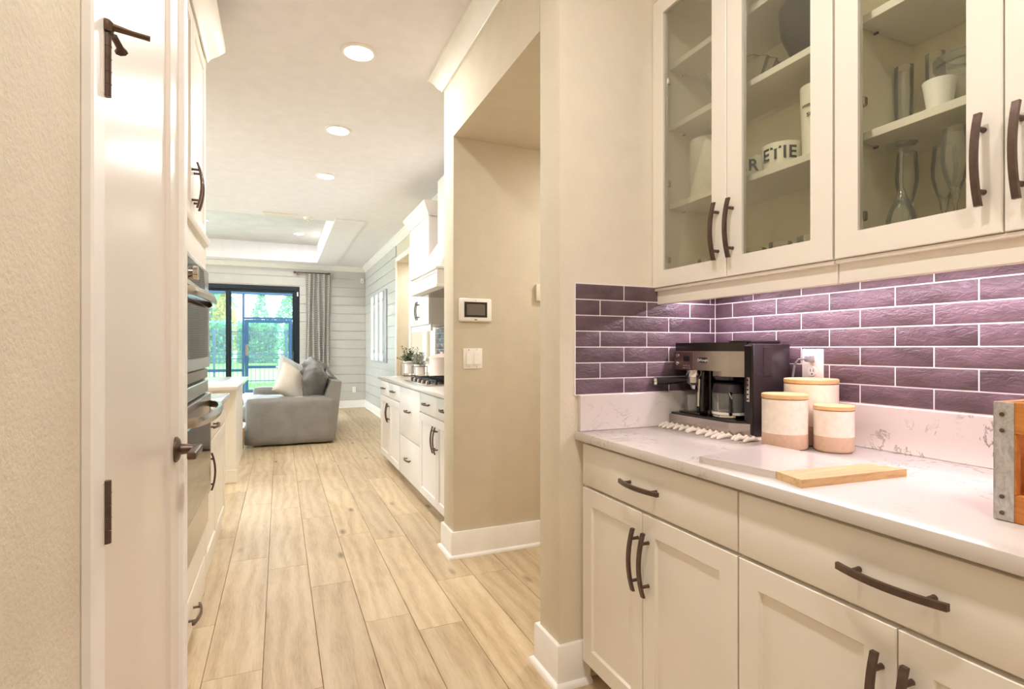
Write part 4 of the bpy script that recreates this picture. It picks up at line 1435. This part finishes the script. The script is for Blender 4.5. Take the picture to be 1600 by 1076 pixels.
cm_ = MB().grid(cur, 70, 46)
r_ = bmesh.ops.solidify(cm_.bm, geom=cm_.bm.faces[:], thickness=0.002)
solo('curtain', cm_, 'curtain_print', 'grey and white patterned curtain gathered right of the glass door', 'curtain', angle=1.2)

# ------------------------------------------------------------------ left side: tall oven cabinet, ovens, base cabinet, island
LF = -0.338
T0, T1 = 2.20, 3.07
tall = thing('oven_cabinet', 'tall cream cabinet housing the steel ovens beside the pantry door', 'cabinet', (-0.64, (T0 + T1) / 2, 0))
part('side_panel', MB().box(-0.94, LF - 0.001, T1 - 0.03, T1, 0.0, 2.68, 0.001), 'cabinet_cream', tall)
part('side_panel', MB().box(-0.94, LF - 0.001, 1.745, T0, 0.0, 2.68, 0.001), 'cabinet_cream', tall)
part('lower_box', MB().box(-0.94, LF - 0.021, T0, T1 - 0.03, 0.0, 0.345, 0.001), 'cabinet_cream', tall)
part('upper_box', MB().box(-0.94, LF - 0.021, T0, T1 - 0.03, 1.61, 2.68, 0.001), 'cabinet_cream', tall)
part('back_panel', MB().box(-0.945, -0.94, T0, T1 - 0.03, 0.345, 1.61), 'cabinet_inside', tall)
d = part('drawer_front', MB().box(LF - 0.02, LF, T0 + g, T1 - g, 0.03, 0.195, 0.0025, 2), 'cabinet_cream', tall)
at('handle', HM, None, d, (LF, 2.58, 0.115), (PI / 2, 0, PI))
part('filler_strip', MB().box(LF - 0.02, LF - 0.002, T0, T1 - 0.03, 0.20, 0.352, 0.001), 'cabinet_cream', tall)
part('filler_strip', MB().box(LF - 0.02, LF - 0.002, T0, T1 - 0.03, 1.60, 1.742, 0.001), 'cabinet_cream', tall)
tm_ = (T0 + T1) / 2
for a0, a1, hy in ((T0 + g, tm_ - g / 2, tm_ - 0.03), (tm_ + g / 2, T1 - g, tm_ + 0.03)):
    d = part('door', MB().shaker(lambda n_, a, z_: (LF + n_, a, z_), a0, a1, 1.755, 2.63, 0.057, 0.02, 0.008), 'cabinet_cream', tall)
    at('handle', HM, None, d, (LF, hy, 1.90), (0, 0, PI))
part('lip_moulding', MB().prism([(LF - 0.002, 1.715), (LF + 0.012, 1.722), (LF + 0.018, 1.74), (LF + 0.018, 1.75), (LF - 0.002, 1.75)], 'y', T0, T1), 'cabinet_cream', tall)
LCR = [(0, 2.64), (0.008, 2.64), (0.02, 2.665), (0.05, 2.70), (0.075, 2.735), (0.08, 2.745), (0.08, 2.765), (0, 2.765)]
part('crown', MB().sweep([(-0.94, T1), (LF, T1), (LF, 1.745)], LCR), 'cabinet_cream', tall)


def bow_handle(y0, y1, zc, depth, h=0.030, n=16, x0=LF + 0.012):
    mb = MB()
    prev = None
    for i in range(n + 1):
        u = i / n
        y = y0 + (y1 - y0) * u
        k = math.sin(u * PI) ** 0.45
        xo = x0 + depth * k
        s = [mb.bm.verts.new((xo + dx, y, zc + dz)) for dx, dz in ((-0.010, -h * 0.42), (0.004, -h * 0.5), (0.010, 0), (0.004, h * 0.5), (-0.010, h * 0.42))]
        if prev:
            for q in range(5):
                mb.bm.faces.new((prev[q], prev[(q + 1) % 5], s[(q + 1) % 5], s[q]))
        else:
            mb.bm.faces.new(s)
        prev = s
    mb.bm.faces.new(prev[::-1])
    return mb


O0, O1 = T0 + 0.006, T1 - 0.036
mw = thing('built_in_microwave', 'steel built-in microwave oven with dark glass, upper unit of the oven cabinet', 'oven', (-0.6, tm_, 1.06))
part('case', MB().box(-0.90, LF, O0, O1, 1.07, 1.595, 0.002), 'steel_dark', mw)
cpn = part('control_panel', MB().box(LF + 0.0005, LF + 0.016, O0, O1, 1.462, 1.588, 0.004, 2), 'steel', mw)
part('control_glass', MB().box(LF + 0.016, LF + 0.0175, O0 + 0.14, O1 - 0.17, 1.482, 1.57, 0.001), 'oven_glass', cpn)
part('dial', MB().lathe([(0, 0), (0.030, 0), (0.028, 0.017), (0.024, 0.020), (0, 0.020)], (LF + 0.0165, 2.52, 1.520), 24, 'x'), 'chrome', cpn)
dw = part('door', MB().shaker(lambda n_, a, z_: (LF + 0.02 + n_, a, z_), O0, O1, 1.125, 1.455, 0.045, 0.018, 0.003), 'steel', mw)
part('window', MB().box(LF + 0.0175, LF + 0.0195, O0 + 0.05, O1 - 0.05, 1.172, 1.408), 'oven_glass', dw)
part('handle', bow_handle(O0 + 0.02, O1 - 0.012, 1.428, 0.060, 0.034), 'steel', dw)
part('vent_trim', MB().box(LF + 0.0005, LF + 0.012, O0, O1, 1.074, 1.118, 0.002), 'steel_dark', mw)
ov = thing('wall_oven', 'steel wall oven with dark glass door, lower unit of the oven cabinet', 'oven', (-0.6, tm_, 0.36))
part('case', MB().box(-0.90, LF, O0, O1, 0.365, 1.066, 0.002), 'steel_dark', ov)
part('control_panel', MB().box(LF + 0.0005, LF + 0.014, O0, O1, 1.005, 1.062, 0.003), 'steel', ov)
od = part('door', MB().shaker(lambda n_, a, z_: (LF + 0.026 + n_, a, z_), O0, O1, 0.52, 0.998, 0.03, 0.024, 0.003), 'steel', ov)
part('window', MB().box(LF + 0.0235, LF + 0.026, O0 + 0.034, O1 - 0.034, 0.555, 0.905), 'oven_glass', od)
part('handle', bow_handle(O0 + 0.015, O1 - 0.01, 0.945, 0.072, 0.036, x0=LF + 0.026), 'steel', od)
part('kick_panel', MB().box(LF + 0.0005, LF + 0.015, O0, O1, 0.368, 0.512, 0.003), 'steel', ov)

L0, L1 = T1 + 0.002, 4.10
base_cab('cream base cabinet left of the hall, past the ovens', L0, L1, [
    ('drawer', L0 + g, 3.57, RZ0, RZ1, ('h', 3.32, 0.80)), ('drawer', 3.575, L1 - g, RZ0, RZ1, None),
    ('door', L0 + g, 3.57, 0.115, DZ1, ('v', 3.125, 0.59)), ('door', 3.575, L1 - g, 0.115, DZ1, None)],
    face=LF, back=-0.94, dir=1, toe=False, zb=0.0)
countertop('small speckled countertop on the left, past the ovens', -0.94, LF + 0.028, L0, L1 + 0.01)

IX0, IX1, IY0, IY1 = -1.45, -0.365, 5.50, 8.0
isl = thing('kitchen_island', 'cream paneled kitchen island end on the left, before the sofa', 'island', (-0.9, 6.3, 0))
part('body', MB().box(IX0, IX1 - 0.03, IY0 + 0.02, 6.98, 0.0, 0.853, 0.002), 'cabinet_cream', isl)
part('end_panel', MB().shaker(lambda n_, a, z_: (a, IY0 + 0.0195 - n_, z_), IX0, IX1 - 0.09, 0.12, 0.85, 0.09, 0.018, 0.008), 'cabinet_cream', isl)
pst = part('corner_post', MB().box(IX1 - 0.088, IX1, IY0 - 0.008, IY0 + 0.085, 0, 0.853, 0.004), 'cabinet_cream', isl)
part('post_face', MB().shaker(lambda n_, a, z_: (a, IY0 - 0.0082 - n_, z_), IX1 - 0.082, IX1 - 0.006, 0.16, 0.83, 0.018, 0.004, 0.003), 'cabinet_cream', pst)
part('plinth', MB().box(IX0, IX1 + 0.012, IY0 - 0.022, IY0 - 0.0085, 0, 0.12, 0.004), 'cabinet_cream', isl)
part('outlet_plate', MB().box(-0.62, -0.55, IY0 - 0.004, IY0 + 0.0012, 0.72, 0.835, 0.002), 'plastic_white', isl)
part('slab', MB().box(IX0 - 0.1, IX1 + 0.03, IY0 - 0.30, 7.02, 0.855, 0.888, 0.004, 2), 'quartz', isl)

bkx, bky = -0.45, 7.20
bt = thing('woven_basket', 'brown woven basket on the floor behind the island', 'basket', (bkx - 0.1, bky, 0))
part('weave', MB().lathe([(0, 0.002), (0.13, 0.002), (0.15, 0.02), (0.155, 0.05), (0.15, 0.08), (0.158, 0.11), (0.152, 0.14), (0.16, 0.17), (0.155, 0.2), (0.165, 0.24), (0.155, 0.24), (0.14, 0.05), (0, 0.03)], (bkx - 0.1, bky, 0), 28, flute=0.02, nf=14), 'wicker', bt)
part('basket_handle', MB().tube([(bkx - 0.1 + 0.16 * math.cos(a_), bky - 0.01, 0.235 + 0.06 * math.sin(a_)) for a_ in [PI * k / 10 for k in range(11)]], 0.009, 8), 'wicker', bt)

# ------------------------------------------------------------------ sofa
SY0, SY1 = 7.27, 9.62
sofa = thing('sofa', 'grey leather sofa seen from its arm end, before the glass door', 'sofa', (0.12, (SY0 + SY1) / 2, 0))


def puff(fn, nu, nv, solid=None):
    return MB().grid(fn, nu, nv)


def sbox(x0, x1, y0, y1, z0, z1, r, noise_=0.006, seg=5, seed=1):
    """soft upholstered block: rounded box with gentle wrinkles"""
    mb = MB()
    rv = bmesh.ops.create_cube(mb.bm, size=1)
    for v in rv['verts']:
        v.co = Vector(((x0 + x1) / 2 + v.co.x * (x1 - x0), (y0 + y1) / 2 + v.co.y * (y1 - y0), (z0 + z1) / 2 + v.co.z * (z1 - z0)))
    bmesh.ops.subdivide_edges(mb.bm, edges=mb.bm.edges[:], cuts=9, use_grid_fill=True)
    c = Vector(((x0 + x1) / 2, (y0 + y1) / 2, (z0 + z1) / 2))
    hx = Vector(((x1 - x0) / 2, (y1 - y0) / 2, (z1 - z0) / 2))
    rd = min(r, min(hx) * 0.95)
    from mathutils import noise as N
    for v in mb.bm.verts:
        p = v.co - c
        q = Vector([max(-(hx[i] - rd), min(hx[i] - rd, p[i])) for i in range(3)])
        dlt = p - q
        if dlt.length > 1e-6:
            dlt = dlt.normalized() * rd
        w = N.noise(Vector((v.co.x * 5 + seed, v.co.y * 4, v.co.z * 9)))
        w2 = N.noise(Vector((v.co.x * 14 + seed, (v.co.x + v.co.z) * 9, v.co.z * 3)))
        v.co = c + q + dlt + (dlt.normalized() if dlt.length else Vector()) * (w * noise_ + w2 * noise_ * 0.6)
    return mb


part('base', MB().box(-0.40, 0.60, SY0 + 0.04, SY1 - 0.04, 0.035, 0.27, 0.015, 2), 'leather', sofa)
part('arm', sbox(-0.385, 0.655, SY0, SY0 + 0.24, 0.02, 0.605, 0.055, 0.008, seed=2), 'leather', sofa, 1.5)
part('arm', sbox(-0.385, 0.655, SY1 - 0.24, SY1, 0.02, 0.605, 0.055, 0.008, seed=3), 'leather', sofa, 1.5)
bkm = MB().prism([(0.40, 0.25), (0.655, 0.03), (0.735, 0.785), (0.62, 0.80)], 'y', SY0 + 0.02, SY1 - 0.02, 0.03, 3)
part('back_frame', bkm, 'leather', sofa)
for k in range(3):
    y0 = SY0 + 0.245 + k * 0.622
    part('seat_cushion', sbox(-0.46, 0.42, y0, y0 + 0.615, 0.275, 0.50, 0.075, 0.01, seed=k + 5), 'leather', sofa, 1.5)


def pillow_mesh(w, h, t, sag=0.0, seed=0, wr=0.0):
    from mathutils import noise as N
    mb = MB()
    n = 16
    for sgn in (1, -1):
        def fn(u, v, sgn=sgn):
            a, b = 2 * u - 1, 2 * v - 1
            k = max(0.0, (1 - a ** 4)) ** 0.5 * max(0.0, (1 - b ** 4)) ** 0.5
            pin = 1 - 0.06 * (1 - abs(a)) * b * b
            px_ = a * w / 2 * (1 - 0.07 * (1 - b * b))
            pz_ = b * h / 2 * (1 - 0.07 * (1 - a * a))
            f = wr * N.noise(Vector((px_ * 7 + seed, pz_ * 9 + px_ * 6, seed * 1.0))) * k
            return (px_, sgn * (t / 2 * k) + f, pz_)
        mb.grid(fn, n, n)
    bmesh.ops.remove_doubles(mb.bm, verts=mb.bm.verts[:], dist=0.0005)
    return mb


def place(mb, loc, rot):
    from mathutils import Euler
    M = Matrix.Translation(loc) @ Euler(rot).to_matrix().to_4x4()
    bmesh.ops.transform(mb.bm, matrix=M, verts=mb.bm.verts[:])
    return mb


for k in range(3):
    y0 = SY0 + 0.55 + k * 0.622
    part('back_cushion', place(pillow_mesh(0.66, 0.60, 0.30, seed=k + 1, wr=0.09), (0.42 + 0.02 * k, y0, 0.735), (0.0, -0.20, PI / 2 + 0.0)), 'leather_dark', sofa, 1.5)
solo('throw_pillow', place(pillow_mesh(0.50, 0.46, 0.16, seed=4, wr=0.02), (0.165, SY0 + 0.46, 0.745), (-0.3, 0.55, PI / 2 - 1.1)), 'pillow_cream', 'cream striped throw pillow in front on the sofa', 'pillow', 'throw pillows on the sofa', 1.5)
solo('throw_pillow', place(pillow_mesh(0.48, 0.47, 0.16, seed=6, wr=0.02), (0.15, SY0 + 0.82, 0.835), (-0.3, 0.45, PI / 2 - 1.0)), 'pillow_grey', 'pale grey throw pillow leaning behind the cream pillow', 'pillow', 'throw pillows on the sofa', 1.5)
TP_ = [(0.30, 0.90), (0.40, 1.0), (0.50, 1.035), (0.58, 1.0), (0.65, 0.90), (0.70, 0.83), (0.745, 0.80), (0.765, 0.70), (0.765, 0.55)]


def thr_fn(u, v):
    q = u * (len(TP_) - 1)
    k = min(int(q), len(TP_) - 2)
    f = q - k
    return (TP_[k][0] * (1 - f) + TP_[k + 1][0] * f, SY0 + 0.75 + 0.75 * v + 0.02 * math.sin(u * 9), TP_[k][1] * (1 - f) + TP_[k + 1][1] * f + 0.010 * math.sin(v * 22 + u * 5))


thr = MB().grid(thr_fn, 24, 24)
bmesh.ops.solidify(thr.bm, geom=thr.bm.faces[:], thickness=0.006)
solo('throw_blanket', thr, 'throw_white', 'white throw blanket draped over the back of the sofa', 'blanket', angle=1.5)
ch = thing('armchair_ottoman', 'low grey leather ottoman at the left of the sofa', 'ottoman', (-0.75, 8.6, 0))
part('cushion', sbox(-1.15, -0.50, 8.3, 9.3, 0.28, 0.47, 0.07, 0.008, seed=11), 'leather', ch, 1.5)
part('ottoman_base', MB().box(-1.13, -0.52, 8.33, 9.27, 0.02, 0.282, 0.01), 'leather', ch)

# ------------------------------------------------------------------ outside: covered lanai, screen, fence, hedge, trees
struct('floor_patio', MB().box(-9, 8, 11.751, 16.7, -0.12, -0.02), 'patio')
struct('ground', MB().box(-40, 40, 16.71, 60, -0.2, -0.06), 'grass')
struct('ground_berm', MB().prism([(21.3, -0.07), (24.2, 0.60), (60, 0.9), (60, -0.07)], 'x', -40, 40), 'grass')
struct('ceiling_lanai', MB().box(-9, 8, 11.75, 13.6, 2.82, 2.9), 'trim_white')
struct('wall_lanai_beam', MB().box(-9, 8, 13.6, 13.75, 2.62, 2.9), 'trim_white')
EY = 16.5
enc = thing('screen_enclosure', 'blue-black framed insect screen enclosure beyond the glass door', 'screen', (0, EY, 0))
for x in (-5.2, -3.4, -0.915, 0.355, 2.2):
    part('post', MB().box(x - 0.03, x + 0.03, EY - 0.03, EY + 0.03, -0.02, 2.76, 0.004), 'lanai_metal', enc)
part('top_beam', MB().box(-5.2, 2.3, EY - 0.04, EY + 0.04, 2.70, 2.80, 0.004), 'lanai_metal', enc)
part('rail', MB().box(-5.2, -0.945, EY - 0.02, EY + 0.02, 0.58, 0.66, 0.004), 'lanai_metal', enc)
part('rail', MB().box(0.385, 2.2, EY - 0.02, EY + 0.02, 0.58, 0.66, 0.004), 'lanai_metal', enc)
part('rail', MB().box(-0.885, 0.325, EY - 0.02, EY + 0.02, 2.02, 2.08, 0.004), 'lanai_metal', enc)
part('mesh_screen', MB().box(-5.2, -0.945, EY + 0.021, EY + 0.023, -0.02, 2.70), 'insect_screen', enc)
part('mesh_screen', MB().box(0.385, 2.2, EY + 0.021, EY + 0.023, -0.02, 2.70), 'insect_screen', enc)
part('mesh_screen', MB().box(-0.885, 0.325, EY + 0.021, EY + 0.023, 2.08, 2.70), 'insect_screen', enc)
sdr = thing('screen_door', 'blue-black screen door with a kick rail in the enclosure', 'door', (-0.28, EY, 0))
dfm = MB().shaker(lambda n_, a, z_: (a, EY - 0.02 - n_, z_), -0.88, 0.32, 0.0, 2.015, 0.09, 0.03, 0, True, 0.003)
part('door_frame', dfm, 'lanai_metal', sdr)
part('kick_rail', MB().box(-0.79, 0.23, EY - 0.018, EY + 0.008, 0.665, 0.745, 0.003), 'lanai_metal', sdr)
part('mesh_screen', MB().box(-0.79, 0.23, EY + 0.009, EY + 0.011, 0.09, 1.925), 'insect_screen', sdr)
part('lock_plate', MB().box(-0.87, -0.80, EY - 0.028, EY - 0.0205, 1.02, 1.33, 0.003), 'steel_dark', sdr)
part('closer', MB().tube([(-0.1, EY - 0.035, 0.705), (0.2, EY - 0.035, 0.705)], 0.018, 10), 'steel', sdr)
FY = 21.0
for i, fx in enumerate((-6.6, -4.33, -2.06, 0.21, 2.48)):
    fn_ = thing('fence_panel', ['fence panel farthest left beyond the lawn', 'second fence panel from the left beyond the lawn', 'dark picket fence panel behind the left glass pane', 'dark picket fence panel straight behind the screen door', 'dark picket fence panel farthest right'][i], 'fence', (fx, FY, -0.06), 'dark metal fence panels')
    part('post', MB().box(fx - 0.035, fx + 0.035, FY - 0.035, FY + 0.035, -0.06, 1.9, 0.004), 'fence_metal', fn_)
    for zz in (0.06, 0.84, 1.0, 1.78):
        part('rail', MB().box(fx + 0.036, fx + 2.234, FY - 0.016, FY + 0.016, zz, zz + 0.04), 'fence_metal', fn_)
    pm = MB().box(-0.009, 0.009, -0.009, 0.009, 0, 1.88).mesh('picket')
    for k in range(15):
        at('picket', pm, 'fence_metal', fn_, (fx + 0.14 + k * 0.142, FY - 0.026, -0.04))


def leaves(name, lbl, cat, cx, cy, z0, rx, ry, rz, n, L, mat, seed, shape='ball', trunk=True, group=None):
    rnd = random.Random(seed)
    zb_ = z0 if shape == 'box' else 0.6
    t = thing(name, lbl, cat, (cx, cy, zb_), group)
    vs, fs = [], []
    for i in range(n):
        if shape == 'box':
            p = Vector((cx + rx * rnd.uniform(-1, 1), cy + ry * rnd.choice((-1, rnd.uniform(-1, 1))) + rnd.uniform(-.1, .1), z0 + 2 * rz * rnd.random() ** 0.85))
        elif shape == 'cone':
            h = rnd.random() ** 1.4
            a = rnd.uniform(0, 2 * PI)
            rr = (1 - h) * math.sqrt(rnd.uniform(0.25, 1))
            p = Vector((cx + rx * rr * math.cos(a), cy + ry * rr * math.sin(a), z0 + 2 * rz * h))
        else:
            d = Vector((rnd.gauss(0, 1), rnd.gauss(0, 1), rnd.gauss(0, 1))).normalized() * rnd.uniform(0.55, 1.0)
            p = Vector((cx + d.x * rx, cy + d.y * ry, z0 + rz + d.z * rz))
        d = Vector((rnd.gauss(0, 1), rnd.gauss(0, 1), rnd.gauss(0, 0.7))).normalized()
        s_ = d.cross(Vector((rnd.gauss(0, 1), rnd.gauss(0, 1), rnd.gauss(0, 1)))).normalized()
        l = L * rnd.uniform(0.7, 1.3)
        b = len(vs)
        vs += [p, p + d * l * 0.5 + s_ * l * 0.3, p + d * l, p + d * l * 0.5 - s_ * l * 0.3]
        fs.append((b, b + 1, b + 2, b + 3))
    me = bpy.data.meshes.new('foliage')
    me.from_pydata([v - Vector((cx, cy, zb_)) for v in vs], [], fs)
    put('foliage', me, mat, t)
    if trunk:
        part('trunk', MB().tube([(cx, cy, zb_), (cx + 0.05, cy, z0 * 0.6), (cx, cy, z0 + rz)], [0.14, 0.11, 0.05], 8), 'bark', t)
    else:
        part('hedge_core', MB().box(cx - rx, cx + rx, cy - ry * 0.7, cy + ry, z0 - 0.05, z0 + 2 * rz - 0.25), 'hedge_leaf', t)


for i in range(7):
    leaves('hedge_shrub', ['clipped hedge section farthest left', 'second hedge section from the left', 'hedge section behind the left glass pane', 'hedge section left of the screen door', 'hedge section behind the screen door', 'hedge section right of the screen door', 'hedge section farthest right'][i] + ' behind the fence', 'hedge', -6.1 + i * 1.75, 25.2, 0.62, 0.74, 0.5, 0.85, 2600, 0.15, 'hedge_leaf', 20 + i, 'box', False, 'clipped hedge along the fence')
leaves('tree', 'large bushy green tree at the left behind the hedge', 'tree', -3.9, 28.5, 1.2, 2.0, 1.6, 1.95, 4200, 0.24, 'tree_leaf', 40)
leaves('tree', 'yellow-tinged conical tree beside the large green tree', 'tree', -2.3, 27.5, 1.2, 1.05, 1.0, 1.25, 2600, 0.2, 'yellow_leaf', 41, 'cone')
leaves('tree', 'airy pale tree above the screen door, left one', 'tree', -0.95, 33, 1.2, 1.2, 1.1, 1.55, 1100, 0.2, 'tree_leaf', 42, 'cone')
leaves('tree', 'airy pale tree above the screen door, right one', 'tree', 0.55, 33, 1.2, 1.7, 1.4, 1.75, 2200, 0.2, 'tree_leaf', 43, 'cone')
gvs, gfs = [], []
rg = random.Random(99)
for i in range(7000):
    x, y = rg.uniform(-4.5, 3), rg.uniform(16.8, 22)
    h = rg.uniform(0.04, 0.1)
    a = rg.uniform(0, PI)
    b = len(gvs)
    gvs += [(x - 0.012 * math.cos(a), y - 0.012 * math.sin(a), -0.06), (x + 0.012 * math.cos(a), y + 0.012 * math.sin(a), -0.06), (x + rg.uniform(-.03, .03), y + rg.uniform(-.03, .03), -0.06 + h)]
    gfs.append((b, b + 1, b + 2))
gme = bpy.data.meshes.new('grass')
gme.from_pydata(gvs, [], gfs)
tag(put('grass', gme, 'grass'), 'short bright green lawn grass beyond the screen enclosure', 'grass', kind='stuff')
